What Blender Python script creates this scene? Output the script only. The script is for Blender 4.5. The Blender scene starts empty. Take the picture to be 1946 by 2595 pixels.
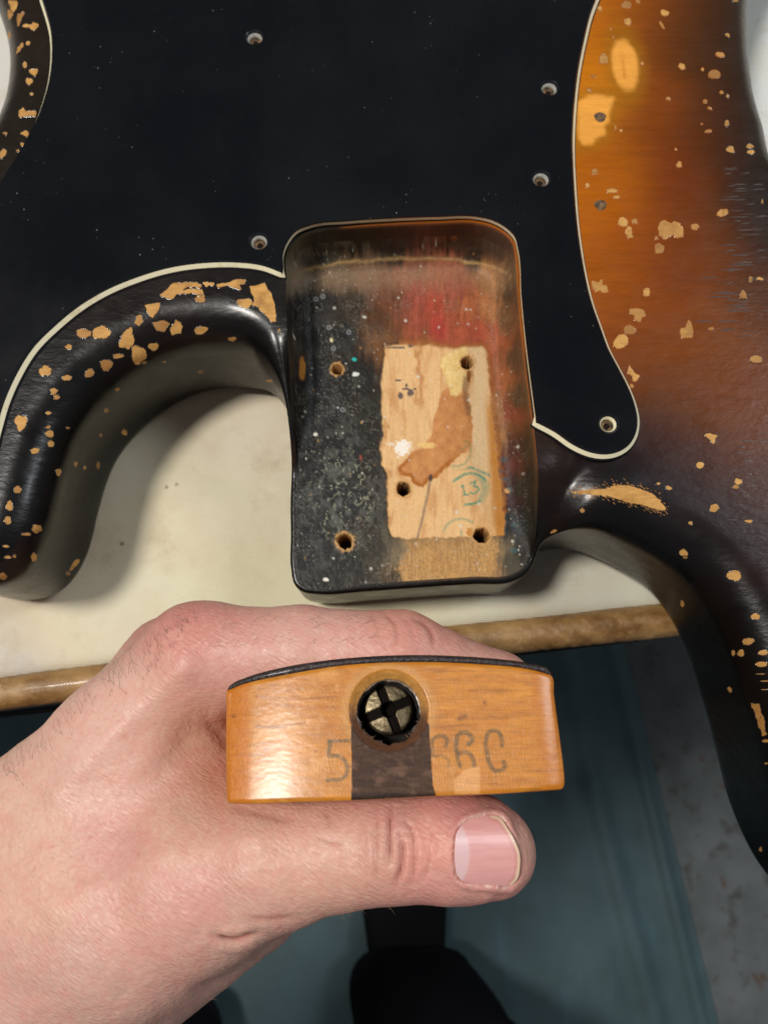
import bpy, math, random
import numpy as np
from mathutils import Vector, Matrix
from mathutils.bvhtree import BVHTree
from mathutils.geometry import delaunay_2d_cdt
sc = bpy.context.scene
random.seed(7); RS = np.random.RandomState(11)

# ------------------------------------------------------------------ camera (all lengths below are mm)
T0 = 900.0                    # height of the instrument's top face above the floor
CW, CH, F = 1946.0, 2595.0, 1900.0
CAMH = 188.0
TILT = math.radians(14.0)
EYE = np.array([0.0, 0.0, T0 + CAMH])
FWD = np.array([0, math.sin(TILT), -math.cos(TILT)])
UPV = np.array([0, math.cos(TILT), math.sin(TILT)])
RGT = np.array([1.0, 0, 0])
cam_d = bpy.data.cameras.new("camera"); cam = bpy.data.objects.new("camera", cam_d)
sc.collection.objects.link(cam); sc.camera = cam
cam.location = EYE * 0.001; cam.rotation_euler = (TILT, 0, 0)
cam_d.sensor_fit = 'VERTICAL'; cam_d.sensor_height = 36.0; cam_d.lens = 36.0 * F / CH
cam_d.clip_start = 0.01; cam_d.clip_end = 50
cam_d.dof.use_dof = True; cam_d.dof.focus_distance = 0.165; cam_d.dof.aperture_fstop = 22

# ------------------------------------------------------------------ world, lamps, exposure
w = bpy.data.worlds.new("World"); sc.world = w; w.use_nodes = True
bg = w.node_tree.nodes["Background"]; bg.inputs[0].default_value = (0.93, 0.96, 1.0, 1); bg.inputs[1].default_value = 0.135
def lamp(name, loc, tgt, size, power, col, shape='DISK', label=''):
    d = bpy.data.lights.new(name, 'AREA'); d.shape = shape; d.size = size; d.energy = power; d.color = col
    o = bpy.data.objects.new(name, d); sc.collection.objects.link(o)
    o.location = loc; o.rotation_euler = (Vector(tgt) - Vector(loc)).to_track_quat('-Z', 'Y').to_euler()
    return o
lamp("area_lamp", (-0.62, 0.09, 2.25), (0, 0, .9), 0.27, 20.5, (1.0, .955, .89))  # ceiling lamp, the key light from the upper left
lamp("area_lamp", (1.12, 0.47, 2.06), (0, 0, .9), 0.5, 9.5, (.93, .97, 1.0))  # fill lamp added at upper right for softer shade and edge highlights
vs = sc.view_settings; vs.view_transform = 'Standard'; vs.look = 'None'; vs.exposure = 0; vs.gamma = 1

# ------------------------------------------------------------------ maths helpers
def ray(px, py):
    px = np.asarray(px, float); py = np.asarray(py, float)
    x = (px - CW / 2) / F; y = -(py - CH / 2) / F
    return FWD + x[..., None] * RGT + y[..., None] * UPV
def P(px, py, z=0.0):
    """photo pixel -> point (mm) on the level plane z above/below the top face"""
    d = ray(px, py); t = (T0 + np.asarray(z, float) - EYE[2]) / d[..., 2]
    return EYE + d * t[..., None]
def Wd(px, py, depth):
    d = ray(px, py); return EYE + d * np.asarray(depth, float)[..., None]
def to_px(p):
    q = np.asarray(p, float) - EYE
    z = q @ FWD; return CW / 2 + F * (q @ RGT) / z, CH / 2 - F * (q @ UPV) / z
_T = RS.rand(8, 256, 256).astype(np.float32)
def vnoise(x, y, k=0):
    x = np.asarray(x, float); y = np.asarray(y, float)
    xi = np.floor(x).astype(int); yi = np.floor(y).astype(int); fx = x - xi; fy = y - yi
    fx = fx * fx * (3 - 2 * fx); fy = fy * fy * (3 - 2 * fy)
    t = _T[k % 8]; g = lambda a, b: t[a & 255, b & 255]
    return (g(xi, yi) * (1 - fx) + g(xi + 1, yi) * fx) * (1 - fy) + (g(xi, yi + 1) * (1 - fx) + g(xi + 1, yi + 1) * fx) * fy
def fbm(x, y, k=0, o=4):
    s = 0; a = .5; n = 0
    for i in range(o):
        s = s + a * vnoise(np.asarray(x) * 2 ** i + 17.3 * i, np.asarray(y) * 2 ** i + 5.1 * i, k + i); n += a; a *= .5
    return s / n
def sst(a, b, x):
    t = np.clip((np.asarray(x, float) - a) / (b - a), 0, 1); return t * t * (3 - 2 * t)
def lin(c):
    c = np.asarray(c, float) / 255.0
    return np.where(c <= .04045, c / 12.92, ((c + .055) / 1.055) ** 2.4)
def mix(a, b, m): m = np.asarray(m)[..., None]; return a * (1 - m) + b * m
def dpoly(pts, poly, closed=False, want=False):
    """distance from points to polyline, (nearest segment index, t)"""
    pts = np.asarray(pts, float)[:, :2]; poly = np.asarray(poly, float)[:, :2]
    A = poly; B = np.roll(poly, -1, 0)
    if not closed: A, B = A[:-1], B[:-1]
    best = np.full(len(pts), 1e18); bi = np.zeros(len(pts), int); bt = np.zeros(len(pts))
    for i, (a, b) in enumerate(zip(A, B)):
        ab = b - a; L = (ab @ ab) + 1e-12
        t = np.clip(((pts - a) @ ab) / L, 0, 1); d = ((pts - a - t[:, None] * ab) ** 2).sum(1)
        m = d < best; best[m] = d[m]; bi[m] = i; bt[m] = t[m]
    return (np.sqrt(best), bi, bt) if want else np.sqrt(best)
def inside(pts, poly):
    x = pts[:, 0]; y = pts[:, 1]; r = np.zeros(len(pts), bool); n = len(poly); j = n - 1
    for i in range(n):
        xi, yi = poly[i][0], poly[i][1]; xj, yj = poly[j][0], poly[j][1]
        if yi != yj:
            c = ((yi > y) != (yj > y)) & (x < (xj - xi) * (y - yi) / (yj - yi) + xi); r ^= c
        j = i
    return r
def sdp(pts, poly):
    d = dpoly(pts, poly, True); return np.where(inside(pts, poly), -d, d)
def resample(pts, step, closed=True, smooth=0):
    """Catmull-Rom through pts (any number of columns), then even spacing by xy length"""
    p = np.asarray(pts, float); n = len(p); out = []
    rng = n if closed else n - 1
    for i in range(rng):
        a, b, c, d = (p[(i - 1) % n], p[i], p[(i + 1) % n], p[(i + 2) % n]) if closed else (p[max(i - 1, 0)], p[i], p[i + 1], p[min(i + 2, n - 1)])
        L = np.linalg.norm((c - b)[:2]); m = max(2, int(L / step * 3))
        L0 = max(np.linalg.norm((b - a)[:2]), 1e-3); L2 = max(np.linalg.norm((d - c)[:2]), 1e-3); L1 = max(L, 1e-3)
        m1 = (c - b) / L1 - (c - a) / (L0 + L1) + (b - a) / L0 if L0 > 1e-3 else (c - b) / L1
        m2 = (d - c) / L2 - (d - b) / (L1 + L2) + (c - b) / L1 if L2 > 1e-3 else (c - b) / L1
        m1 = m1 * L1; m2 = m2 * L1
        t = np.linspace(0, 1, m, endpoint=False)[:, None]
        out.append((2 * t ** 3 - 3 * t ** 2 + 1) * b + (t ** 3 - 2 * t ** 2 + t) * m1 + (-2 * t ** 3 + 3 * t ** 2) * c + (t ** 3 - t ** 2) * m2)
    if not closed: out.append(p[-1:])
    q = np.concatenate(out)
    qq = np.vstack([q, q[:1]]) if closed else q
    s = np.concatenate([[0], np.cumsum(np.linalg.norm(np.diff(qq[:, :2], axis=0), axis=1))])
    k = max(3, int(s[-1] / step)); t = np.linspace(0, s[-1], k, endpoint=not closed)
    r = np.stack([np.interp(t, s, qq[:, c]) for c in range(q.shape[1])], 1)
    for _ in range(smooth):
        r = (np.roll(r, 1, 0) + 2 * r + np.roll(r, -1, 0)) / 4
    return r
def normals2(loop, closed=True):
    t = (np.roll(loop, -1, 0) - np.roll(loop, 1, 0))[:, :2]
    if not closed: t[0] = (loop[1] - loop[0])[:2]; t[-1] = (loop[-1] - loop[-2])[:2]
    t /= np.linalg.norm(t, axis=1)[:, None] + 1e-12
    return np.stack([-t[:, 1], t[:, 0]], 1)        # left of travel = inward for CCW
def ccw(p):
    p = np.asarray(p, float); x, y = p[:, 0], p[:, 1]
    return p if (x * np.roll(y, -1) - np.roll(x, -1) * y).sum() > 0 else p[::-1]
def cdt(loops, extra=None):
    """constrained triangulation; loops[0] outer, the others holes. returns verts2d, tris, orig ids"""
    vs_, ed = [], []
    for L in loops:
        b = len(vs_); vs_ += [Vector((float(a[0]), float(a[1]))) for a in L]
        ed += [(b + i, b + (i + 1) % len(L)) for i in range(len(L))]
    nb = len(vs_)
    if extra is not None and len(extra): vs_ += [Vector((float(a[0]), float(a[1]))) for a in extra]
    v, e, f, ov, oe, of = delaunay_2d_cdt(vs_, ed, [], 0, 1e-6)
    v = np.array([[a[0], a[1]] for a in v]); f = np.array([list(t) for t in f if len(t) == 3])
    c = v[f].mean(1); ok = inside(c, loops[0])
    for h in loops[1:]: ok &= ~inside(c, h)
    f = f[ok]
    a, b, d = v[f[:, 0]], v[f[:, 1]], v[f[:, 2]]
    area = (b[:, 0] - a[:, 0]) * (d[:, 1] - a[:, 1]) - (b[:, 1] - a[:, 1]) * (d[:, 0] - a[:, 0])
    f[area < 0] = f[area < 0][:, ::-1]; f = f[np.abs(area) > 1e-9]
    oi = np.array([(o[0] if len(o) else -1) for o in ov])
    return v, f, oi
def grid_in(loops, step, margin):
    o = np.asarray(loops[0]); lo = o[:, :2].min(0); hi = o[:, :2].max(0)
    gx, gy = np.meshgrid(np.arange(lo[0], hi[0], step), np.arange(lo[1], hi[1], step))
    g = np.stack([gx.ravel(), gy.ravel()], 1); g = g[inside(g, o)]
    for h in loops[1:]: g = g[~inside(g, h)]
    for L in loops: g = g[dpoly(g, L, True) > margin]
    return g
def idw(px, py, ctrl, power=3.0, scale=1.0, soft=30.0):
    """colour control points (x, y, r, g, b) sRGB -> linear, smooth interpolation"""
    c = np.asarray(ctrl, float); col = lin(c[:, 2:5]); out = np.zeros((len(px), 3)); ws = np.zeros(len(px))
    for (x, y), k in zip(c[:, :2], col):
        wgt = 1.0 / (((px - x) ** 2 + (py - y) ** 2) / scale + soft) ** (power / 2); out += wgt[:, None] * k; ws += wgt
    return out / ws[:, None]

def gmix(px, py, ctrl, sg=80.0):
    c = np.asarray(ctrl, float); col = lin(c[:, 2:5]); out = np.zeros((len(px), 3)); ws = np.zeros(len(px)) + 1e-30
    for (x, y), k in zip(c[:, :2], col):
        d2 = (px - x) ** 2 + (py - y) ** 2; wgt = np.exp(-d2 / (2 * sg * sg)) + 1e-3 / (1 + d2 / 4e3) ** 2; out += wgt[:, None] * k; ws += wgt
    return out / ws[:, None]

# ------------------------------------------------------------------ object helpers
def thing(name, label, cat, loc, group=None, kind=None):
    o = bpy.data.objects.new(name, None); sc.collection.objects.link(o); o.empty_display_size = .02
    o.location = np.asarray(loc, float) * .001; o['label'] = label; o['category'] = cat
    if group: o['group'] = group
    if kind: o['kind'] = kind
    return o
def obj(name, v, f, mats, parent=None, smooth=True, col=None, attrs=None, mi=None, label=None, kind=None, quadtri=False):
    """one mesh object; v in mm world, f list/array of faces"""
    v = np.asarray(v, float)
    off = np.zeros(3); par = parent
    while par is not None: off = off + np.array(par.location) * 1000; par = par.parent
    me = bpy.data.meshes.new(name)
    v2 = (v - off) * .001
    if isinstance(f, np.ndarray):
        k = f.shape[1]; me.vertices.add(len(v2)); me.vertices.foreach_set('co', v2.astype(np.float32).ravel())
        me.loops.add(f.size); me.loops.foreach_set('vertex_index', f.ravel().astype(np.int32))
        me.polygons.add(len(f)); me.polygons.foreach_set('loop_start', np.arange(0, f.size, k, dtype=np.int32))
        me.polygons.foreach_set('loop_total', np.full(len(f), k, dtype=np.int32)); me.update(calc_edges=True); me.validate()
    else:
        me.from_pydata([tuple(a) for a in v2], [], f); me.update()
    me.polygons.foreach_set('use_smooth', [smooth] * len(me.polygons))
    for m in (mats if isinstance(mats, (list, tuple)) else [mats]): me.materials.append(m)
    if mi is not None: me.polygons.foreach_set('material_index', np.asarray(mi, np.int32))
    if col is not None:
        a = me.color_attributes.new('Col', 'FLOAT_COLOR', 'POINT')
        c = np.ones((len(v2), 4), np.float32); c[:, :3] = np.clip(col, 0, 1); a.data.foreach_set('color', c.ravel())
    for k_, arr in (attrs or {}).items():
        a = me.attributes.new(k_, 'FLOAT', 'POINT'); a.data.foreach_set('value', np.asarray(arr, np.float32))
    o = bpy.data.objects.new(name, me); sc.collection.objects.link(o)
    if parent is not None: o.parent = parent
    if label: o['label'] = label
    if kind: o['kind'] = kind
    return o
def strip(rows, closed=True, flip=False):
    """rows: list of (n,3) loops -> verts, quads"""
    n = len(rows[0]); v = np.concatenate(rows); f = []
    i = np.arange(n if closed else n - 1); j = (i + 1) % n
    for r in range(len(rows) - 1):
        a = r * n
        q = np.stack([a + i, a + j, a + n + j, a + n + i], 1); f.append(q[:, ::-1] if flip else q)
    return v, np.concatenate(f)
def merge(parts):
    vs_, fs = [], []; n = 0
    for v, f in parts:
        vs_.append(v); f = np.asarray(f)
        fs += [list(map(int, t + n)) for t in f]; n += len(v)
    return np.concatenate(vs_), fs
def surface_nets(V, org, h):
    s = V < 0; nx, ny, nz = V.shape
    pos = np.zeros((nx - 1, ny - 1, nz - 1, 3), np.float32); cnt = np.zeros((nx - 1, ny - 1, nz - 1), np.float32)
    sl = lambda o, n: slice(o, n - 1 + o)
    C = [(a, b, c) for a in (0, 1) for b in (0, 1) for c in (0, 1)]
    for a in C:
        for ax in range(3):
            if a[ax]: continue
            b = list(a); b[ax] = 1
            va = V[sl(a[0], nx), sl(a[1], ny), sl(a[2], nz)]; vb = V[sl(b[0], nx), sl(b[1], ny), sl(b[2], nz)]
            m = (va < 0) != (vb < 0); idx = np.nonzero(m)
            t = va[idx] / (va[idx] - vb[idx])
            p = np.zeros((len(t), 3), np.float32) + np.array(a, np.float32); p[:, ax] += t
            pos[idx] += p; cnt[idx] += 1
    act = np.nonzero(cnt > 0); ids = -np.ones(cnt.shape, int); ids[act] = np.arange(len(act[0]))
    v = pos[act] / cnt[act][:, None] + np.stack(act, 1); v = org + v * h
    fs = []
    for ax in range(3):
        o1, o2 = [(1, 2), (2, 0), (0, 1)][ax]
        n = [nx, ny, nz]; A = [slice(None)] * 3; B = [slice(None)] * 3
        A[ax] = slice(0, n[ax] - 1); B[ax] = slice(1, n[ax])
        for o in (o1, o2): A[o] = slice(1, n[o] - 1); B[o] = slice(1, n[o] - 1)
        sa = s[tuple(A)]; sb = s[tuple(B)]
        for want, fl in ((sa & ~sb, False), (~sa & sb, True)):
            i = list(np.nonzero(want)); i[o1] = i[o1] + 1; i[o2] = i[o2] + 1
            def g(d1, d2):
                k = list(i); k[o1] = k[o1] - d1; k[o2] = k[o2] - d2; return ids[tuple(k)]
            q = np.stack([g(1, 1), g(0, 1), g(0, 0), g(1, 0)], 1); fs.append(q[:, ::-1] if fl else q)
    return v, np.concatenate(fs)

# ------------------------------------------------------------------ materials
class M:
    def __init__(s, name, base=(.5, .5, .5), rough=.5, spec=.5, metal=0, coat=0, coat_rough=.1):
        s.m = bpy.data.materials.new(name); s.m.use_nodes = True; s.t = s.m.node_tree; s.N = s.t.nodes; s.L = s.t.links
        s.b = s.N['Principled BSDF']; s.b.inputs['Base Color'].default_value = (*base, 1)
        s.b.inputs['Roughness'].default_value = rough; s.b.inputs['Specular IOR Level'].default_value = spec
        s.b.inputs['Metallic'].default_value = metal; s.b.inputs['Coat Weight'].default_value = coat
        s.b.inputs['Coat Roughness'].default_value = coat_rough
        s.co = s.N.new('ShaderNodeTexCoord').outputs['Object']; s.bump = None
    def map(s, scale=(1, 1, 1), rot=(0, 0, 0)):
        src = s.co
        if any(rot):
            r = s.N.new('ShaderNodeMapping'); r.inputs['Rotation'].default_value = rot; s.L.new(src, r.inputs[0]); src = r.outputs[0]
        n = s.N.new('ShaderNodeMapping'); n.inputs['Scale'].default_value = scale
        s.L.new(src, n.inputs[0]); return n.outputs[0]
    def noise(s, scale, detail=4, rough=.55, vec=None, dist=0):
        n = s.N.new('ShaderNodeTexNoise'); n.inputs['Scale'].default_value = scale; n.inputs['Detail'].default_value = detail
        n.inputs['Roughness'].default_value = rough; n.inputs['Distortion'].default_value = dist
        s.L.new(vec or s.co, n.inputs['Vector']); return n.outputs['Fac']
    def vor(s, scale, vec=None, feat='F1', rnd=1):
        n = s.N.new('ShaderNodeTexVoronoi'); n.inputs['Scale'].default_value = scale; n.feature = feat; n.inputs['Randomness'].default_value = rnd
        s.L.new(vec or s.co, n.inputs['Vector']); return n.outputs['Distance']
    def ramp(s, src, stops):
        n = s.N.new('ShaderNodeValToRGB'); e = n.color_ramp.elements
        while len(e) < len(stops): e.new(.5)
        for x, (p, c) in zip(e, stops):
            x.position = p; x.color = (c, c, c, 1) if np.isscalar(c) else (*c, 1)
        s.L.new(src, n.inputs[0]); return n.outputs[0]
    def mixc(s, a, b, fac, mode='MIX'):
        n = s.N.new('ShaderNodeMix'); n.data_type = 'RGBA'; n.blend_type = mode
        for x, k in ((a, 6), (b, 7)):
            if isinstance(x, tuple): n.inputs[k].default_value = (*x, 1)
            else: s.L.new(x, n.inputs[k])
        if isinstance(fac, (int, float)): n.inputs[0].default_value = fac
        else: s.L.new(fac, n.inputs[0])
        return n.outputs[2]
    def math(s, op, a, b=0.0):
        n = s.N.new('ShaderNodeMath'); n.operation = op
        for x, k in ((a, 0), (b, 1)):
            if isinstance(x, (int, float)): n.inputs[k].default_value = x
            else: s.L.new(x, n.inputs[k])
        return n.outputs[0]
    def attr(s, name, fac=False):
        n = s.N.new('ShaderNodeAttribute'); n.attribute_name = name; return n.outputs['Fac' if fac else 'Color']
    def set(s, k, src): s.L.new(src, s.b.inputs[k]); return s
    def bmp(s, h, dist, strength=1.0):
        n = s.N.new('ShaderNodeBump'); n.inputs['Distance'].default_value = dist; n.inputs['Strength'].default_value = strength
        s.L.new(h, n.inputs['Height'])
        if s.bump: s.L.new(s.bump, n.inputs['Normal'])
        s.bump = n.outputs[0]; s.L.new(s.bump, s.b.inputs['Normal']); return s

m = M('sunburst_lacquer', rough=.30, spec=.27, coat=.12, coat_rough=.12)
g = m.noise(55, 5, .6, m.map((1, 9, 1)))                        # grain of the wood runs across the body
g2 = m.noise(400, 3, .6, m.map((1, 9, 1)))
c = m.mixc(m.attr('Col'), m.ramp(g, [(.3, .84), (.7, 1.12)]), .7, 'MULTIPLY')
c = m.mixc(c, m.ramp(g2, [(.35, .85), (.65, 1.1)]), .6, 'MULTIPLY')
m.set('Base Color', c); m.bmp(m.noise(240, 3, .55, m.map((1, 2.2, 1))), .00028, .45); m.bmp(m.noise(1500, 2, .6, m.map((.5, 3, 1))), .00004, .5)
m.set('Roughness', m.ramp(m.noise(150, 4), [(.3, .24), (.7, .38)]))
LACQ = m.m
m = M('bare_wood', rough=.62, spec=.3)
c = m.mixc(tuple(lin((204, 156, 88))), tuple(lin((174, 124, 60))), m.ramp(m.noise(260, 5, .65, m.map((1, 4, 1))), [(.35, 0.), (.72, 1.)]))
c = m.mixc(c, tuple(lin((112, 72, 34))), m.ramp(m.noise(210, 4, .6), [(.5, 0.), (.75, .65)]))
oi_ = m.N.new('ShaderNodeObjectInfo'); c = m.mixc(c, tuple(lin((138, 92, 48))), m.math('MULTIPLY', m.math('POWER', oi_.outputs['Random'], 2.5), .75))
m.set('Base Color', c); m.bmp(m.noise(900, 4, .6, m.map((1, 4, 1))), .00015, .7); WOODC = m.m
m = M('chip_rim_lacquer', base=(.018, .013, .011), rough=.16, coat=.5); m.bmp(m.noise(1500, 2), .0001, .5); RIM = m.m
m = M('amber_rim_lacquer', base=tuple(lin((150, 86, 30))), rough=.2, coat=.3); RIM2 = m.m
m = M('worn_lacquer_glint', base=tuple(lin((74, 64, 62))), rough=.25, coat=.6); RIDGE = m.m

m = M('black_guard_plastic', base=(.0035, .004, .0055), rough=.2, spec=.2)
d1 = m.ramp(m.vor(420, None), [(.05, 1.), (.10, 0.)])
sel = m.ramp(m.noise(60, 3), [(.55, 0.), (.68, 1.)])
dust = m.math('MULTIPLY', d1, sel)
sheen_haze = m.ramp(m.math('ADD', m.math('MULTIPLY', m.noise(22, 5, .65), .5), m.math('MULTIPLY', m.noise(16, 4, .6, m.map((1, .12, 1))), .5)), [(.42, 0.), (.72, .011)])  # broad vertical sheen and scuffs painted into the guard colour
c = m.mixc((.0035, .004, .0055), (.22, .21, .19), dust)
c = m.mixc(c, (.9, .95, 1.0), m.math('MULTIPLY', sheen_haze, .55))
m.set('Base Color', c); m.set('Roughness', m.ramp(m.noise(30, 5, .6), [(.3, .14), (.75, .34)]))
scr = m.ramp(m.noise(900, 2, .5, m.map((1, .05, 1), (0, 0, .5))), [(.5, 0.), (.8, 1.)])
m.bmp(scr, .00002, .5); m.bmp(m.noise(30, 3), .0004, .25)
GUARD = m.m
m = M('cream_ply', rough=.4)
m.set('Base Color', m.mixc(tuple(lin((246, 238, 202))), tuple(lin((196, 160, 100))), m.ramp(m.noise(160, 5, .7), [(.55, 0.), (.8, .8)]))); CREAM = m.m
m = M('guard_edge_black', base=(.008, .009, .012), rough=.25); GEDGE = m.m

m = M('pocket_paint', rough=.42, spec=.26)
m.set('Base Color', m.mixc(m.attr('Col'), m.ramp(m.noise(1400, 3, .6, m.map((3, 1, 1))), [(.3, .78), (.7, 1.2)]), .7, 'MULTIPLY'))
m.set('Roughness', m.attr('Rgh', True)); m.bmp(m.noise(1100, 4, .65), .00022, .75)
POCK = m.m
m = M('hole_wood', rough=.8)
m.set('Base Color', m.mixc(tuple(lin((122, 94, 62))), tuple(lin((36, 24, 16))), m.ramp(m.noise(700, 4), [(.35, 0.), (.65, 1.)]))); HOLEW = m.m
PILOT = M('pilot_hole_dark', base=(.012, .008, .006), rough=.95, spec=.1).m
m = M('worn_metal_rim', base=tuple(lin((206, 204, 196))), rough=.3, metal=.35); m.bmp(m.noise(1800, 3), .0001, .6); RIMM = m.m

# ------------------------------------------------------------------ the instrument body: outlines
def PP(lst, z):      # [(px,py)] -> xyz
    a = np.array(lst, float); return P(a[:, 0], a[:, 1], z)
Z9 = lambda l, s, ox, oy: [(ox + a * s, oy + b * s) for a, b in l]
lip = [(724, 740, 0), (724, 689, 0), (723, 652, 0), (733, 626, 0), (757, 597, 0), (790, 584, 0), (881, 574, 0), (994, 567, 0), (1107, 563, 0), (1206, 563, 0),
       (1242, 571, 0), (1277, 590, 0), (1298, 611, 0), (1306, 641, 0), (1310, 690, 0), (1315, 766, 0), (1326, 879, 0), (1340, 992, 0), (1349, 1060, 0),
       (1356, 1120, 0), (1363, 1218, -1), (1361, 1309, -7), (1355, 1370, -13), (1345, 1412, -16), (1325, 1446, -16), (1300, 1460, -16), (1197, 1467, -16),
       (1060, 1476, -16), (926, 1486, -16), (800, 1492, -16), (770, 1488, -16), (755, 1475, -16), (750, 1450, -16), (748, 1350, -16), (747, 1263, -16), (750, 1185, -15.5),
       (747, 1120, -12), (741, 1050, -7), (736, 992, -3), (731, 900, -.5), (727, 811, 0)]
L3 = np.array([P(a, b, z) for a, b, z in lip]); L3[:, 2] -= T0
LIP = resample(ccw(L3), 0.7, True, 2)                      # x, y, z(relative)
# outer outline: (px,py,zproj, roundover, ztop)
sil = [(0, 1510), (46, 1517), (114, 1508), (156, 1483), (183, 1451), (206, 1410), (224, 1355), (238, 1295), (256, 1231), (279, 1171), (311, 1121), (348, 1080), (398, 1038), (458, 1002), (518, 979), (577, 971), (632, 972)]
O = [(*P(x, y, -34)[:2], 11.5, 0) for x, y in sil]
O += [(*P(678, 981, -34)[:2], 9, 0), (*P(705, 1003, -34)[:2], 6, -.5), (*P(728, 1036, -34)[:2], 3, -3)]
heel = [p for p in lip if p[2] <= -7 or (p[0] > 1350 and p[1] >= 1309)]
hl = LIP[::-1]
def offset_lip(px, py, z, d):
    q = P(px, py, z); k = np.argmin(((LIP[:, :2] - q[:2]) ** 2).sum(1)); n = normals2(LIP)[k]
    return LIP[k, 0] - n[0] * d, LIP[k, 1] - n[1] * d, LIP[k, 2]
for px, py, z in [(747, 1120, -12), (750, 1185, -15.5), (747, 1263, -16), (748, 1350, -16), (750, 1440, -16), (755, 1475, -16), (770, 1488, -16), (800, 1492, -16), (926, 1486, -16), (1060, 1476, -16), (1197, 1467, -16), (1300, 1460, -16), (1325, 1446, -16), (1345, 1412, -16)]:
    x, y, zz = offset_lip(px, py, z, 1.3); O.append((x, y, 1.0, zz))
x, y, zz = offset_lip(1355, 1370, -13, 2.4); O.append((x, y, 2.0, zz))
silr = [(1381, 1391, 3.5, -6), (1422, 1387, 8, -1.5), (1463, 1391, 11, 0), (1503, 1404, 12, 0), (1544, 1422, 12, 0), (1593, 1448, 12, 0), (1637, 1477, 12, 0), (1674, 1513, 12, 0), (1707, 1560, 12, 0), (1739, 1620, 12, 0), (1768, 1690, 12, 0),
        (1788, 1760, 12, 0), (1812, 1841, 12, 0), (1833, 1926, 12, 0), (1853, 2008, 12, 0), (1882, 2089, 12, 0), (1910, 2150, 12, 0), (1950, 2215, 12, 0)]
O += [(*P(a, b, -34)[:2], r, zt) for a, b, r, zt in silr]
O += [(*P(a, b, -34)[:2], 12, 0) for a, b in [(2030, 2290), (2150, 2330), (2270, 2270), (2330, 2100), (2330, 1850), (2280, 1500), (2200, 1150), (2110, 820), (2030, 600)]]
O += [(*P(a, b, -11)[:2], 11.5, 0) for a, b in [(1950, 445), (1922, 351), (1904, 290), (1891, 213), (1885, 152), (1883, 61), (1890, -10), (1920, -120), (1990, -260), (2100, -420), (2150, -650), (1900, -900), (1300, -1000), (500, -1000), (0, -900), (-250, -650), (-200, -400), (-90, -180), (-25, -40), (0, 30),
                                                (11, 62), (25, 108), (34, 158), (34, 215), (28, 262), (16, 306), (-4, 352), (-60, 440), (-170, 560), (-300, 740), (-380, 950)]]
O += [(*P(a, b, -34)[:2], 11.5, 0) for a, b in [(-330, 1180), (-230, 1370), (-110, 1475)]]
OUT = resample(ccw(np.array(O)), 0.8, True, 2)
for _ in range(26): OUT[:, 2] = (np.roll(OUT[:, 2], 1) + 2 * OUT[:, 2] + np.roll(OUT[:, 2], -1)) / 4
for _ in range(6): OUT[:, 3] = (np.roll(OUT[:, 3], 1) + 2 * OUT[:, 3] + np.roll(OUT[:, 3], -1)) / 4
NO = normals2(OUT)
# ------------------------------------------------------------------ body
body = thing('bass_guitar_body', 'chipped sunburst bass guitar body with black pickguard and empty neck pocket lying on cream cloth', 'guitar body', (0, 60, T0 - 44))
BURST = [(1490, 60, 176, 100, 14), (1600, 40, 140, 72, 14), (1700, 60, 96, 48, 20), (1780, 80, 76, 42, 16), (1840, 80, 22, 20, 14), (1500, 250, 190, 112, 18), (1560, 420, 158, 84, 10), (1640, 300, 120, 58, 16), (1700, 420, 108, 46, 14),
         (1780, 350, 88, 44, 16), (1850, 350, 20, 20, 15), (1490, 540, 166, 88, 10), (1600, 620, 140, 68, 10), (1700, 650, 108, 50, 16), (1800, 600, 106, 52, 18), (1890, 560, 26, 24, 22), (1510, 720, 150, 78, 14), (1570, 800, 128, 62, 14),
         (1700, 850, 118, 58, 16), (1850, 850, 110, 56, 18), (1940, 780, 72, 38, 20), (1600, 940, 108, 54, 20), (1720, 1000, 98, 50, 20), (1850, 1020, 104, 52, 14), (1940, 1000, 96, 44, 12), (1640, 1080, 50, 30, 28), (1760, 1140, 62, 32, 26),
         (1880, 1150, 84, 40, 18), (1940, 1230, 64, 30, 18), (1700, 1230, 26, 22, 24), (1830, 1260, 36, 24, 24), (1940, 1380, 38, 20, 18), (1560, 1180, 18, 16, 18), (1450, 1200, 20, 15, 14), (1400, 1130, 40, 24, 18), (1600, 1350, 12, 12, 13), (1800, 1400, 14, 13, 14), (1900, 1600, 10, 10, 10), (1946, 1900, 10, 10, 10),
         (100, 1000, 14, 12, 12), (300, 820, 20, 15, 13), (500, 750, 22, 16, 14), (650, 720, 18, 14, 12), (60, 100, 30, 20, 10), (60, 250, 26, 19, 10), (100, 1300, 12, 11, 12), (300, 1000, 12, 11, 11), (600, 850, 13, 12, 12), (20, 1480, 12, 11, 11), (200, 1400, 12, 11, 12), (760, 1500, 14, 12, 10), (1100, 1490, 12, 10, 8), (1300, 1480, 12, 10, 8)]
WEAR = Z9([(80, 930), (100, 850), (160, 812), (230, 795), (370, 815), (350, 870), (330, 920), (325, 1000), (280, 1040), (290, 1110), (230, 1150), (200, 1190), (120, 1200), (90, 1100)], 1 / 3.279, 1440, 0)
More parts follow.
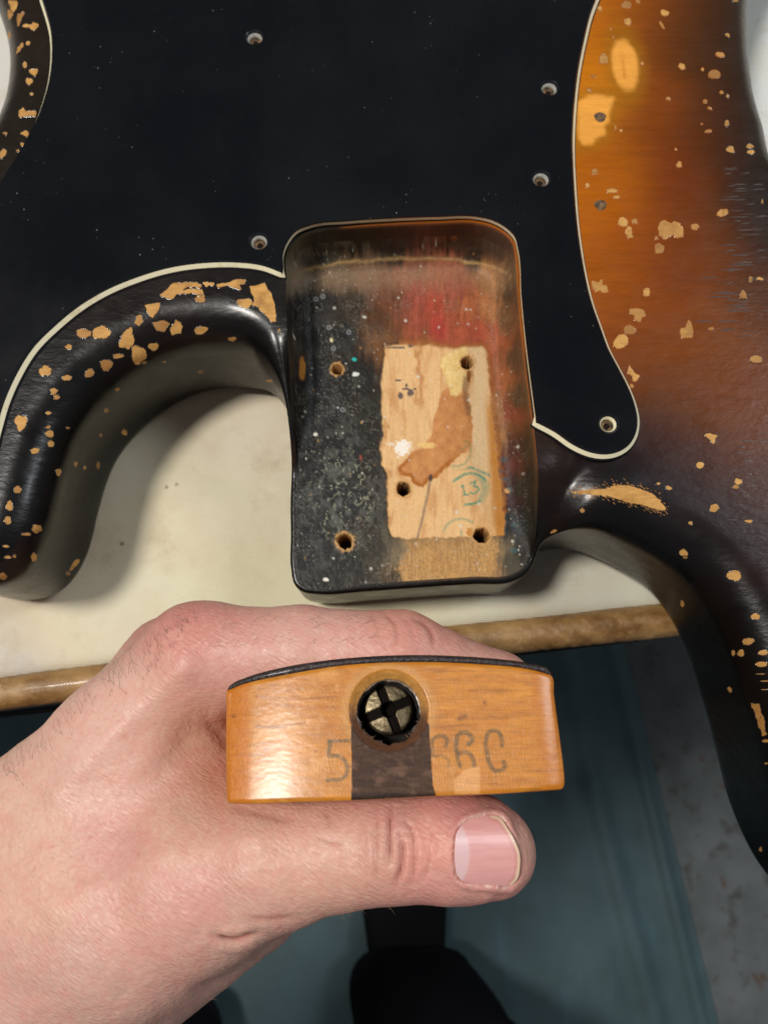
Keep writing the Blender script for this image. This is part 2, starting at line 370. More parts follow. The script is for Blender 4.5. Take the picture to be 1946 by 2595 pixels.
def burst(v):
    px, py = to_px(v); c = gmix(px, py, BURST, 62.0); wm_ = sst(.02, .10, c[:, 0])[:, None]; c = c * (1 + wm_ * np.array([.0, .0, -.4]))
    d = np.stack([px, py], 1); near = (px > 1430) & (py < 500)
    amb = lin((226, 156, 66))
    if near.any():
        q = d[near]; nz = (fbm(q[:, 0] / 22, q[:, 1] / 22, 1) - .5) * 26
        e = np.hypot((q[:, 0] - 1583) * 1 + (q[:, 1] - 165) * -.10, (q[:, 1] - 165) / 1.95) - 31 + nz * .25
        m1 = 1 - sst(-4, 7, e); s2 = sdp(q, WEAR) + nz * .45; m2 = 1 - sst(-3, 9, s2)
        slit = np.exp(-((q[:, 0] - 1577 - (q[:, 1] - 165) * .12) / 2.6) ** 2) * sst(115, 140, q[:, 1]) * (1 - sst(190, 205, q[:, 1]))
        cc = mix(mix(c[near], lin((150, 100, 16)), .6 * (1 - sst(0, 40, np.minimum(e, s2)))), amb, np.maximum(m1, m2))
        c[near] = mix(cc, lin((176, 100, 26)), slit * .7)
    # worn streak on the right cut-away
    k = (px > 1410) & (px < 1700) & (py > 1215) & (py < 1310)
    if k.any():
        x, y = px[k], py[k]
        mid = np.interp(x, [1440, 1480, 1540, 1600, 1650, 1690], [1247, 1240, 1237, 1248, 1268, 1292])
        hw = np.interp(x, [1435, 1460, 1540, 1600, 1660, 1695], [1, 7, 17, 24, 19, 1])
        nn = fbm((x + y * .5) / 9, (y - x * .35) / 7, 3, 3) - .5
        mm = sst(.04, .42, (1 - np.abs(y - mid) / hw) + nn * 1.1)
        pass
    return c
# edge band: roundover, wall, bottom roundover
rows = []
r = OUT[:, 2:3]; zt = OUT[:, 3:4]
for a in np.linspace(0, math.pi / 2, 13):
    d = r * (1 - math.sin(a)); z = zt - r * (1 - math.cos(a))
    rows.append(np.hstack([OUT[:, :2] + NO * d, z]))
rows = rows[:]                       # a=0: inner, z=zt ; a=90: outline, z=zt-r
rb = 8.0
ztw = zt - r
for t in np.linspace(0.08, 1, 9): rows.append(np.hstack([OUT[:, :2], ztw * (1 - t) + (-44 + rb) * t]))
for a in np.linspace(.15, math.pi / 2, 8): rows.append(np.hstack([OUT[:, :2] + NO * rb * (1 - math.cos(a)), np.full_like(zt, -44 + rb - rb * math.sin(a))]))
bv, bf = strip([q + [0, 0, T0] for q in rows], True, flip=True)
nrow0 = len(OUT)
inner = rows[0]
# top sheet between the band and the pocket lip
GR = [np.asarray(inner[:, :2]), LIP[:, :2]]
gA = grid_in([inner[:, :2], LIP[:, :2]], 2.6, 1.0)
pA = to_px(np.hstack([gA, np.full((len(gA), 1), T0)]))
gA = gA[(pA[0] > -150) & (pA[0] < 2100) & (pA[1] > -150) & ~((pA[0] > 1440) & (pA[1] < 1350) & (pA[0] < 1960))]
gB = grid_in([inner[:, :2], LIP[:, :2]], 0.75, .5)
pB = to_px(np.hstack([gB, np.full((len(gB), 1), T0)]))
gB = gB[(pB[0] > 1440) & (pB[0] < 1960) & (pB[1] > -10) & (pB[1] < 1350)]
tv, tf, oi = cdt([inner[:, :2], LIP[:, :2]], np.vstack([gA, gB]))
zb = np.concatenate([inner[:, 2], LIP[:, 2]]); bx = np.concatenate([inner[:, :2], LIP[:, :2]])
tz = np.zeros(len(tv)); nb = len(zb)
low = bx[zb < -.05]; 
near = np.zeros(len(tv), bool)
dl = np.min(((tv[:, None, :] - low[None, ::4, :]) ** 2).sum(2), 1); near = dl < 14 ** 2
for i in np.nonzero(near)[0]:
    dd = ((bx - tv[i]) ** 2).sum(1) + 1e-6; ww = 1 / dd ** 2; tz[i] = (zb * ww).sum() / ww.sum()
tz *= 1 - sst(5.0, 13.5, np.sqrt(dl))
k = (oi >= 0) & (oi < nb); tz[k] = zb[oi[k]]
tv3 = np.column_stack([tv, tz + T0])
bvv, bff = merge([(bv, bf), (tv3, tf)])
bot = [[int(len(bv) - nrow0 + i) for i in range(nrow0)]]
wood = obj('wooden_body', bvv, bff, LACQ, body, col=burst(bvv))
bm_ = wood.data
# weld the shared inner loop so the roundover shades smoothly into the top
import bmesh
bm = bmesh.new(); bm.from_mesh(bm_); bmesh.ops.remove_doubles(bm, verts=bm.verts, dist=2e-5); bm.to_mesh(bm_); bm.free()
off = np.array([0, 60, T0 - 44.0])
co = np.zeros(len(bm_.vertices) * 3); bm_.vertices.foreach_get('co', co)
VB = co.reshape(-1, 3) * 1000 + off
BVH = BVHTree.FromPolygons([tuple(a) for a in VB], [tuple(p.vertices) for p in bm_.polygons])

# ------------------------------------------------------------------ neck pocket (floor with fillets and screw holes)
LN = normals2(LIP)
HS = LIP[:, 2] + 16.0                                # wall height over the floor along the lip
wr = []
for d, hfrac in ((0, 1), (.25, .985), (.4, .93), (.5, .8), (.6, .62)):
    wr.append(np.column_stack([LIP[:, :2] + LN * d, -16 + HS * hfrac + T0]))
wv, wf = strip(wr, True)
inn = wr[-1][:, :2]
def pocket_z(g):
    d, i, t = dpoly(g, inn, True, True); h = HS[i] * (1 - t) + HS[(i + 1) % len(HS)] * t
    s = np.clip(d / 5.5, 0, 1)
    z = -16 + h * .62 * (1 - np.sqrt(np.clip(1 - (1 - s) ** 2, 0, 1)))
    return z, d
HOLES = [(854, 936, 13, 1.0), (1184, 918, 15, 1.1), (1022, 1238, 17, 1), (874, 1372, 18, 1), (1220, 1357, 19, 1)]
g = grid_in([inn], .30, .16)
pv, pf, oi = cdt([inn], g)
z, dd = pocket_z(pv)
z[(oi >= 0) & (oi < len(inn))] = (wr[-1][:, 2] - T0)[oi[(oi >= 0) & (oi < len(inn))]]
p3 = np.column_stack([pv, z + T0]); px, py = to_px(p3)
ang = lambda hx, hy: np.arctan2(py - hy, px - hx)
for hx, hy, hr, k in HOLES:
    q = np.hypot(px - hx, py - hy); rr = hr * (1 + .16 * (vnoise(np.cos(ang(hx, hy)) * 3 + hx, np.sin(ang(hx, hy)) * 3 + hy, 2) - .5) * 2)
    z -= 11 * (1 - sst(.86, 1.02, q / rr)); z += .22 * np.exp(-((q / rr - 1.3) / .18) ** 2)
q = np.hypot((px - 1193), (py - 952) / 1.6); z -= 3.5 * (1 - sst(6, 11, q))
z += (fbm(px / 9, py / 9, 4, 3) - .5) * .10
# bare wood area lies a little lower than the lacquer round it
S = .4521; OX, OY = 700, 540
BARE = Z9([(610, 745), (700, 735), (880, 738), (990, 760), (1060, 742), (1150, 745), (1180, 775), (1192, 900), (1210, 1150), (1240, 1350), (1265, 1550), (1278, 1700), (1280, 1810), (1000, 1818), (760, 1826), (650, 1812), (628, 1760), (622, 1600), (622, 1470), (590, 1400), (583, 1290), (600, 1240), (590, 1080), (586, 960), (600, 860)], S, OX, OY)
def polym(name, soft=2.0, rag=6.0, sc_=9.0, k=1):
    s = sdp(PXY, name) + (fbm(px / sc_, py / sc_, k, 3) - .5) * rag; return 1 - sst(-soft, soft, s)
PXY = np.column_stack([px, py])
bare = polym(BARE, 2.6, 11, 10)
z -= .28 * bare
p3[:, 2] = z + T0
# --- paint
CT = [(760, 620, 74, 70, 52), (900, 600, 60, 50, 34), (1000, 610, 60, 42, 30), (1150, 600, 66, 42, 30), (1270, 610, 80, 60, 48), (740, 700, 112, 104, 84), (800, 650, 56, 56, 54), (1000, 640, 46, 38, 34), (1200, 645, 64, 48, 36),
      (760, 800, 34, 34, 32), (820, 760, 34, 30, 26), (850, 700, 96, 78, 56), (930, 690, 116, 82, 56), (1030, 690, 136, 80, 54), (1140, 690, 164, 92, 58), (1240, 700, 176, 118, 62), (1290, 700, 110, 90, 62), (900, 780, 62, 42, 20), (960, 830, 88, 50, 18),
      (1000, 760, 104, 56, 28), (1050, 760, 144, 62, 38), (1110, 780, 158, 56, 26), (1110, 830, 164, 44, 22), (1160, 820, 160, 72, 32), (1150, 770, 146, 72, 36), (1060, 830, 146, 64, 32), (1150, 740, 160, 72, 50), (1180, 780, 172, 90, 40), (1240, 790, 172, 106, 48), (1210, 830, 172, 70, 38), (1260, 880, 166, 84, 42),
      (1285, 800, 118, 82, 46), (960, 860, 110, 66, 20), (1080, 866, 140, 76, 22), (800, 860, 20, 20, 20), (880, 850, 28, 28, 24), (780, 950, 28, 30, 34), (900, 950, 26, 24, 16), (820, 1050, 22, 23, 24), (930, 1050, 34, 28, 16), (770, 1150, 18, 18, 19),
      (880, 1150, 22, 22, 22), (930, 1180, 42, 36, 26), (780, 1280, 24, 26, 26), (880, 1270, 38, 38, 36), (950, 1300, 40, 34, 24), (780, 1400, 20, 22, 22), (880, 1440, 34, 34, 32), (960, 1390, 56, 48, 34), (1000, 1400, 104, 88, 60), (1040, 1420, 150, 120, 78),
      (780, 1470, 30, 26, 20), (900, 1475, 44, 38, 28), (1000, 1470, 70, 52, 26), (1080, 1440, 178, 136, 76), (1150, 1400, 170, 130, 78), (1150, 1450, 186, 138, 72), (1230, 1440, 168, 122, 66), (1260, 1400, 120, 98, 64), (1290, 1430, 70, 62, 46), (1330, 1400, 30, 26, 20),
      (1270, 960, 156, 86, 40), (1255, 1040, 160, 104, 46), (1290, 1040, 130, 60, 34), (1265, 1120, 160, 104, 36), (1280, 1180, 96, 48, 36), (1290, 1260, 56, 28, 30), (1305, 1330, 34, 40, 44), (1300, 1130, 76, 36, 30), (1330, 1130, 60, 50, 32), (1325, 1000, 84, 64, 38), (1310, 900, 92, 66, 40), (1300, 760, 84, 66, 46), (1345, 1230, 40, 34, 22),
      (1335, 1230, 52, 48, 36), (1345, 1320, 36, 36, 28), (740, 900, 60, 56, 40), (736, 1000, 40, 38, 26), (745, 1200, 20, 19, 16), (748, 1400, 22, 20, 16)]
def paint_pocket(px, py, floor=True):
    wx_ = (fbm(px / 10, py / 80, 1) - .5) * 42; wy_ = (fbm(px / 7, py / 60, 4) - .5) * 60
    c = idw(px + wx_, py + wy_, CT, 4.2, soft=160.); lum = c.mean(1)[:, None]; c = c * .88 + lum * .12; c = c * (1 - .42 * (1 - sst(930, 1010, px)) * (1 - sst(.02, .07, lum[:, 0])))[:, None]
    c = c * (0.72 + .56 * fbm(px / 5, py / 38, 2))[:, None]            # vertical grain
    c = c * (0.75 + .5 * fbm(px / 9, py / 9, 5))[:, None]
    return c
col = paint_pocket(px, py)
# bare wood
wc = mix(lin((216, 174, 122)) + np.zeros((len(px), 3)), lin((178, 112, 56)), sst(.5, .9, fbm(px / 16, py / 60, 6)) * .55)
wc = wc * (0.90 + .22 * fbm(px / 3.2, py / 45, 1))[:, None]
wc = mix(wc, lin((214, 190, 150)), .6 * sst(1185, 1205, px) * (1 - sst(1225, 1245, px)) * (1 - sst(1120, 1300, py)))      # grey right margin
wc = mix(wc, lin((184, 118, 34)), sst(1226 - 0, 1248, px + (py - 1100) * -.07) * sst(980, 1060, py) * .85)
wc = mix(wc, lin((166, 100, 44)), .7 * np.exp(-((px - 1062 - (fbm(px / 9, py / 20, 3) - .5) * 36) / 9) ** 2) * (1 - sst(1000, 1060, py)))
wc = mix(wc, lin((160, 92, 40)), .6 * sst(.45, .7, fbm(px / 8, py / 24, 7)) * (1 - sst(985, 1004, px)) * sst(930, 1050, py))
GLUE = Z9([(905, 1080), (925, 1010), (960, 975), (1010, 1030), (1050, 985), (1075, 1040), (1090, 1090), (1100, 1200), (1098, 1290), (1070, 1330), (1010, 1370), (960, 1420), (900, 1480), (850, 1500), (820, 1540), (775, 1520), (750, 1480), (690, 1465), (682, 1420), (730, 1370), (770, 1330), (830, 1300), (870, 1240), (880, 1170), (895, 1120)], S, OX, OY)
gs = sdp(PXY, GLUE) + (fbm(px / 10, py / 10, 2) - .5) * 8
gm = 1 - sst(-1.2, 1.6, gs)
gc = mix(lin((204, 142, 82)) + np.zeros((len(px), 3)), lin((168, 106, 58)), fbm(px / 14, py / 18, 5))
gc = mix(gc, lin((158, 88, 16)), np.exp(-((gs + 5) / 5.5) ** 2) * sst(1130, 1180, py))
wc = mix(wc, gc, gm)
YEL = Z9([(930, 800), (990, 780), (1060, 735), (1075, 760), (1030, 830), (1040, 880), (1070, 900), (1050, 960), (1020, 1020), (985, 1015), (960, 960), (940, 900), (915, 850)], S, OX, OY)
wc = mix(wc, mix(lin((236, 208, 148)) + np.zeros((len(px), 3)), lin((206, 168, 88)), fbm(px / 7, py / 9, 3)), polym(YEL, 2.5, 14, 9, 4) * .95)
DARKS = Z9([(1050, 900), (1080, 930), (1085, 1060), (1095, 1140), (1065, 1130), (1050, 1050), (1040, 980)], S, OX, OY)
wc = mix(wc, lin((118, 78, 50)), polym(DARKS, 3, 10, 7, 2) * .7)
def blot(x, y, rx, ry, c, a=1.0, rag=.5, k=1):
    global wc
    q = np.hypot((px - x) / rx, (py - y) / ry) + (fbm(px / 6, py / 6, k) - .5) * rag; wc = mix(wc, lin(c), a * (1 - sst(.75, 1.05, q)))
blot(1020, 1135, 20, 24, (236, 226, 214), .95, 1.3, 2); blot(990, 1125, 12, 6, (226, 210, 190), .7, 1.0, 3); blot(1082, 1128, 24, 9, (228, 190, 116), .8, .7, 4)
for x, y, rx, ry in [(1041, 995, 9, 11), (1014, 1002, 7, 10), (1030, 975, 4, 7), (1010, 963, 10, 3), (1052, 985, 5, 3), (1030, 985, 12, 2.5), (1005, 880, 30, 3), (1040, 876, 10, 3)]: blot(x, y, rx, ry, (44, 46, 62), .85, .9, 5)
blot(1091, 1210, 6, 11, (40, 36, 40), .85, .3, 2)
pl = dpoly(PXY, [(1091, 1215), (1080, 1270), (1066, 1330), (1052, 1385), (1043, 1415)]); pencil = np.exp(-(pl / 3.4) ** 2) * .65 * (.6 + .8 * fbm(px / 4, py / 9, 1))
# green inspection stamps and the number 13
gr = lin((30, 134, 110)); S2 = 250 / 1659.
def stroke(pts, wdt, a=1.0, c=gr, rag=.6, k=3):
    global wc
    d = dpoly(PXY, Z9(pts, S2, 1080, 1080)); m_ = (1 - sst(wdt * .55, wdt * 1.15, d)) * a * np.clip(.55 + rag * 1.3 * (fbm(px / 4, py / 4, k) - .25), 0, 1); wc = mix(wc, c, np.clip(m_, 0, 1))
stroke([(590, 1010), (615, 985), (650, 1150)], 2.6); stroke([(615, 1160), (710, 1145)], 2.4)
stroke([(735, 965), (800, 935), (830, 920), (800, 1005), (860, 1010), (885, 1060), (850, 1110), (790, 1130), (745, 1115)], 2.8)
stroke([(460, 920), (560, 855), (640, 805), (740, 785), (850, 800), (940, 850), (990, 910)], 4.0); stroke([(655, 1315), (780, 1305), (870, 1275), (905, 1250)], 3.6)
stroke([(700, 695), (780, 700), (860, 735), (960, 775), (1060, 820)], 4.2, .8); stroke([(430, 665), (540, 665), (650, 630), (700, 560), (735, 490)], 3.5, .55)
stroke([(440, 730), (560, 725), (700, 720)], 2.0, .4); stroke([(960, 900), (1010, 1000), (1000, 1120), (930, 1230)], 11, .38); stroke([(880, 850), (960, 960), (960, 1080), (920, 1200)], 9, .25)
stroke([(300, 1760), (330, 1680), (400, 1610), (490, 1565), (600, 1550), (700, 1575), (790, 1620)], 3.4, .6); stroke([(590, 1760), (595, 1830)], 5, .4)
stroke([(640, 250), (700, 260), (750, 320), (745, 430)], 4, .5, lin((70, 110, 50))); stroke([(600, 400), (660, 340), (700, 300)], 3.4, .4, lin((60, 120, 90)))
blot(1190, 1348, 9, 13, (176, 108, 24), .8, .6, 2)
col = mix(col, wc, bare)
col = mix(col, lin((60, 56, 62)), pencil)
END = [(1035, 1362), (1258, 1362), (1262, 1400), (1240, 1462), (1020, 1478), (1012, 1440), (1040, 1400)]
em = 1 - sst(-9, 12, sdp(PXY, END) + (fbm(px / 9, py / 9, 2, 4) - .5) * 34)
ec = mix(lin((204, 158, 96)) + np.zeros((len(px), 3)), lin((150, 104, 52)), fbm(px / 4, py / 30, 3)); ec = mix(ec, lin((110, 84, 50)), .4 * sst(.58, .72, vnoise(px / 3, py / 3, 5)) + .3 * (1 - sst(1366, 1400, py)))
col = mix(col, ec, em * (1 - bare) * .92)
# dark line at the lower edge of the bare area, edges of the lacquer
sb = sdp(PXY, BARE) + (fbm(px / 12, py / 12, 1, 3) - .5) * 9
col = mix(col, lin((52, 34, 18)), .55 * np.exp(-((sb - 2.5) / 3.0) ** 2) * (px < 1010))
col = mix(col, lin((150, 88, 28)), .75 * np.exp(-((sb - 3) / 5.0) ** 2) * (px >= 1010) * (py < 1300))
col = mix(col, lin((214, 170, 112)), .5 * np.exp(-((sb + 3) / 2.2) ** 2) * (px < 1010))
# chalky scrapes, dust, flecks
dark = (px < 990)
rg_ = 1 - np.abs(2 * fbm((px + py * .5) / 13, (py - px * .5) / 20, 3, 3) - 1); ch = sst(.90, .985, rg_) * sst(.42, .66, fbm(px / 6, py / 9, 6, 4)) * 1.4  * (np.exp(-(((px - 880) / 70) ** 2 + ((py - 1270) / 120) ** 2)) + .55 * np.exp(-(((px - 830) / 40) ** 2 + ((py - 1180) / 60) ** 2)) + .02)
ch *= (1 - bare) * dark
col = mix(col, lin((164, 164, 136)), np.clip(ch * .85, 0, .62))
col = mix(col, lin((98, 98, 90)), .5 * (1 - bare) * dark * sst(.46, .7, fbm(px / 18, py / 26, 6, 5)) * (.25 + np.exp(-(((px - 870) / 80) ** 2 + ((py - 1260) / 140) ** 2))))
dst = sst(.74, .80, vnoise(px / 2.2, py / 2.2, 6)) * sst(.45, .62, fbm(px / 60, py / 60, 2)); col = mix(col, lin((190, 184, 168)), dst * .16 * (1 - bare * .8))
for i in range(260):
    x = RS.uniform(735, 1345); y = RS.uniform(600, 1480); rr = RS.choice([1.6, 2.2, 3.0, 4.2], p=[.45, .33, .17, .05])
    m_ = (np.abs(px - x) < 8) & (np.abs(py - y) < 8)
    if m_.any(): col[m_] = mix(col[m_], lin((206, 202, 188)) if RS.rand() < .8 else lin((186, 140, 70)), (1 - sst(rr * .6, rr * 1.2, np.hypot(px[m_] - x, py[m_] - y))) * RS.uniform(.35, .9))
def fleck(x, y, rx, ry, c, a=1.0, rag=.5, k=1):
    q = np.hypot((px - x) / rx, (py - y) / ry) + (fbm(px / 5, py / 5, k) - .5) * rag
    return mix(col, lin(c), a * (1 - sst(.75, 1.05, q)))
col = fleck(766, 935, 9, 34, (168, 112, 44), .95, .4); col = fleck(898, 911, 7, 5, (30, 170, 160)); col = fleck(902, 948, 9, 6, (214, 214, 204), 1, .9); col = fleck(840, 862, 5, 6, (206, 190, 150))
col = fleck(826, 1469, 8, 5, (226, 220, 206)); col = fleck(1284, 1244, 8, 7, (206, 156, 96)); col = fleck(800, 1101, 6, 5, (206, 206, 190)); col = fleck(914, 1160, 4, 9, (130, 60, 40), .8)
for x, y in [(800, 758), (818, 751), (884, 842), (845, 883), (868, 1038), (834, 830)]:
    q = np.hypot(px - x, py - y); col = mix(col, lin((150, 152, 156)), .6 * np.exp(-((q - 4.5) / 1.8) ** 2))
for x, y, rx, ry in [(1275, 1165, 9, 8), (1270, 1195, 6, 7), (1280, 1215, 9, 6), (1290, 1240, 8, 7), (1302, 1330, 9, 6), (1300, 1395, 10, 9)]: col = fleck(x, y, rx, ry, (58, 92, 96), .55, 1.2, 4)
# rim of dusty wood at the fillet line along the top and the walls
hz, hd = pocket_z(pv)
tl = np.interp(px, [735, 780, 860, 1000, 1120, 1240, 1300], [700, 684, 666, 655, 655, 672, 700])
line = np.exp(-((py - tl - (fbm(px / 20, py / 20, 2) - .5) * 10) / 4.0) ** 2) * (.35 + .9 * fbm(px / 9, py / 9, 4)) * sst(740, 800, px)
col = mix(col, lin((196, 160, 104)), np.clip(line * .95, 0, .9))
col = mix(col, lin((120, 114, 92)), .55 * sst(.5, .62, fbm(px / 20, py / 20, 3)) * np.exp(-(((px - 800) / 90) ** 2 + ((py - 620) / 26) ** 2)))
# smears of old finish on the end wall
sm = sst(.46, .66, fbm(px / 46, py / 7, 5, 4)) * (1 - sst(648, 668, py)); col = mix(col, lin((112, 104, 84)), sm * .75 * (1 - sst(860, 1010, px)) + sm * .18)
sm = sst(.5, .62, fbm(px / 60, py / 6, 2, 4)) * (1 - sst(596, 606, py)); col = mix(col, lin((150, 92, 42)), sm * .8)
fog = sst(660, 690, py) * (1 - sst(700, 760, py)) * (.4 + .8 * fbm(px / 40, py / 14, 3)); col = mix(col, lin((150, 118, 88)), .42 * fog)
# hole rims of bare wood, with the dark of the recess painted inside
for hx, hy, hr, k in HOLES:
    q = np.hypot(px - hx, py - hy) / hr
    col = mix(col, lin((196, 150, 92)), .85 * (1 - sst(1.2, 1.62, q + (fbm(px / 4, py / 4, 2) - .5) * .9)))
    col = mix(col, lin((150, 104, 60)), .8 * (1 - sst(1.0, 1.12, q))); col = mix(col, lin((30, 20, 14)), (1 - sst(.85, 1.0, q)) * .9)
rgh = np.clip(.34 + .3 * fbm(px / 20, py / 20, 3) + .2 * bare - .12 * gm * bare, .22, .9)
obj('neck_pocket_floor', p3, pf, POCK, body, col=col, attrs={'Rgh': rgh})
wpx, wpy = to_px(wv)
wcol = paint_pocket(wpx, wpy)
HW = np.tile(HS, 5)
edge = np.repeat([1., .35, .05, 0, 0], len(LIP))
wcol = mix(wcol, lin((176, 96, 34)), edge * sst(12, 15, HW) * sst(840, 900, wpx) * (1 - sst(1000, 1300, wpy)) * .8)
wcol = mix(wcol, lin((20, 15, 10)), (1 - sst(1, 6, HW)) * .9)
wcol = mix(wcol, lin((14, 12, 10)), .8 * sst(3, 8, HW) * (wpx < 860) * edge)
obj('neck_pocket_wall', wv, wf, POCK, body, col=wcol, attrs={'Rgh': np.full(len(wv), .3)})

# ------------------------------------------------------------------ pickguard (three plies, bevelled outer edge)
gl = [(104, 0), (117, 41), (127, 79), (131, 124), (129, 170), (122, 215), (111, 255), (95, 300), (72, 346), (45, 396), (18, 436), (-5, 478), (-50, 540), (-150, 660), (-220, 820), (-200, 1000), (-140, 1150), (-60, 1210), (-22, 1160), (-4, 1098),
      (18, 1022), (46, 958), (92, 884), (147, 829), (206, 781), (275, 740), (344, 711), (435, 684), (527, 672), (596, 671), (664, 679), (719, 699)]
gr_ = [(1353, 1074), (1402, 1100), (1450, 1133), (1491, 1151), (1528, 1157), (1564, 1151), (1593, 1133), (1611, 1104), (1617, 1068), (1611, 1031), (1593, 982), (1568, 933), (1544, 887), (1522, 828), (1501, 768), (1485, 702), (1474, 640), (1464, 564), (1457, 473),
       (1453, 366), (1457, 274), (1467, 183), (1483, 101), (1498, 40), (1513, 0), (1570, -150), (1650, -350), (1500, -650), (900, -750), (300, -600), (60, -300), (85, -80)]
lipup = [q for q in lip if q[2] == 0]
def lipseg():
    pts = [(724, 689), (723, 652), (733, 626), (757, 597), (790, 584), (881, 574), (994, 567), (1107, 563), (1206, 563), (1242, 571), (1277, 590), (1298, 611), (1306, 641), (1315, 766), (1326, 879), (1340, 992), (1349, 1058)]
    out = []
    for a, b in pts:
        x, y, z = offset_lip(a, b, 0, .35); out.append((x, y, 1))
    return out
G = [(*P(a, b, 1.3)[:2], 0) for a, b in gl] + lipseg() + [(*P(a, b, 1.3)[:2], 0) for a, b in gr_]
def loop_pieces():
    a = resample(np.array(G[len(gl) - 1:len(gl) + len(lipseg()) + 1]), .8, False)
    return a
Garr = np.array(G)
A1 = resample(Garr[:len(gl)], .9, False); A2 = resample(Garr[len(gl):len(gl) + 17], .7, False); A3 = resample(Garr[len(gl) + 17:], .9, False)
GL = ccw(np.vstack([A1, A2, A3])); gn = normals2(GL); bev = 1 - GL[:, 2:3]
levels = [(0, -.9), (.7, -.46), (1.75, .36), (2.4, .9)]
gro = [np.hstack([GL[:, :2] + gn * o_ * bev, np.full((len(GL), 1), T0 + z_ + .03)]) for z_, o_ in levels]
guard = thing('dummy', '', '', (0, 0, 0)); bpy.data.objects.remove(guard)
SCREWS = [(645, 94, 0), (1392, 222, 0), (1371, 452, 0), (656, 611, 0), (1542, 1073, 1)]
hloops = []
hc = []
for a, b, k in SCREWS:
    c0 = P(a, b, 2.4); hc.append(c0); t = np.linspace(0, 2 * np.pi, 49)[:-1]
    hloops.append(np.column_stack([c0[0] + 2.75 * np.cos(t), c0[1] + 2.75 * np.sin(t)]))
gg = grid_in([gro[-1][:, :2]], 6, 1.5)
for h in hc: gg = gg[np.hypot(gg[:, 0] - h[0], gg[:, 1] - h[1]) > 3.2]
gv, gf, _ = cdt([gro[-1][:, :2]] + hloops, gg)
gv3 = np.column_stack([gv, np.full(len(gv), T0 + 2.43)])
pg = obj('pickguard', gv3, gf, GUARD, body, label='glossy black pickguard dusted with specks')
v, f = strip(gro[0:2], True); obj('bottom_ply', v, f, GEDGE, pg)
v, f = strip(gro[1:3], True); obj('cream_middle_ply', v, f, CREAM, pg)
v, f = strip(gro[2:4], True); obj('top_ply_edge', v, f, GEDGE, pg)
for (a, b, k), c0 in zip(SCREWS, hc):
    t = np.linspace(0, 2 * np.pi, 49)[:-1]
    ring = lambda r, z: np.column_stack([c0[0] + r * np.cos(t), c0[1] + r * np.sin(t), np.full(48, T0 + z)])
    v, f = strip([ring(2.78, 2.44), ring(2.6, 2.3), ring(2.15, 1.75)], True); f = f
    o = obj('screw_hole', v, f, GEDGE, pg)
    v, f = strip([ring(2.16, 1.76), ring(1.75, 1.2), ring(1.7, .6)], True); obj('hole_rim', v, f, CREAM if k else RIMM, pg)
    rows_ = [ring(1.72, .62), ring(1.62, .3), ring(1.2, .16), ring(.85, .10)]
    v, f = strip(rows_, True); obj('hole_wood', v, f, HOLEW, pg)
    v, f = strip([ring(.86, .12), ring(.02, .07)], True); obj('pilot_hole', v, f, PILOT, pg)  # flat black disc painted in for the dark inside the hole

# ------------------------------------------------------------------ chips of missing lacquer
def shape_from_ellipse(x, y, w_, h_, a=0):
    n = 44; t = np.linspace(0, 2 * np.pi, n, endpoint=False); s = RS.rand() * 100
    ph = RS.rand(5) * 6.283; am = RS.rand(5); rr = .86 + .13 * am[0] * np.sin(2 * t + ph[0]) + .13 * am[1] * np.sin(3 * t + ph[1]) + .09 * am[2] * np.sin(5 * t + ph[2]) + .06 * am[3] * np.sin(8 * t + ph[3]) + .035 * np.sin(13 * t + ph[4])
    kx = rr * np.cos(t) * w_ / 2 * 1.1; ky = rr * np.sin(t) * h_ / 2 * 1.1; ca, sa = math.cos(math.radians(a)), math.sin(math.radians(a))
    return np.column_stack([x + kx * ca - ky * sa, y + kx * sa + ky * ca])
def rough_poly(p):
    p = np.asarray(p, float); q = []
    for i in range(len(p)):
        a, b = p[i], p[(i + 1) % len(p)]; n = max(1, int(np.linalg.norm(b - a) / 5))
        for k in range(n): q.append(a + (b - a) * k / n + (RS.rand(2) - .5) * 3.4)
    return resample(np.array(q), 2.6, True, 1)
def cast(q):
    out = []
    d = ray(q[:, 0], q[:, 1])
    for v in d:
        h = BVH.ray_cast(Vector(EYE), Vector(v).normalized())
        if h[0] is None: return None, None
        n = h[1]; n = n if n.dot(Vector(v)) < 0 else -n
        out.append((np.array(h[0]), np.array(n)))
    return np.array([a for a, b in out]), np.array([b for a, b in out])
nch = 0
def chip(q, big=True):
    global nch
    q = ccw(q)
    if len(q) < 4: return
    lo, hi = q.min(0), q.max(0); st = max(4.0, (hi - lo).max() / 9)
    gx, gy = np.meshgrid(np.arange(lo[0], hi[0], st), np.arange(lo[1], hi[1], st)); gp = np.column_stack([gx.ravel(), gy.ravel()])
    gp = gp[inside(gp, q)]; gp = gp[dpoly(gp, q, True) > st * .5] if len(gp) else gp
    v, f, oi = cdt([q], gp)
    if not len(f): return
    c3, n3 = cast(v)
    if c3 is None: return
    n3[:] = n3.mean(0) * .5 + n3 * .5
    base = c3 + n3 * .05
    nq = -normals2(q)
    l1 = q; l2 = q + nq * .6; l3 = q + nq * 2.0
    R_ = [cast(l) for l in (l1, l2, l3)]
    if any(a is None for a, b in R_): return
    h_ = [.04, .11, -.02]; rows_ = [a + b * hh for (a, b), hh in zip(R_, h_)]
    rv, rf = strip(rows_, True)
    V_ = np.vstack([base, rv]); F_ = [list(map(int, t[::-1])) for t in f] + [list(map(int, t + len(base))) for t in rf]
    mi = [0] * len(f) + [1] * len(rf)
    cx, cy = q.mean(0)
    amber = cx > 1440 and cy < 1000 and cx < 1830
    obj('bare_wood_chip', V_, F_, [WOODC, RIM2 if amber else RIM], wood, mi=mi); nch += 1
s3 = .4581
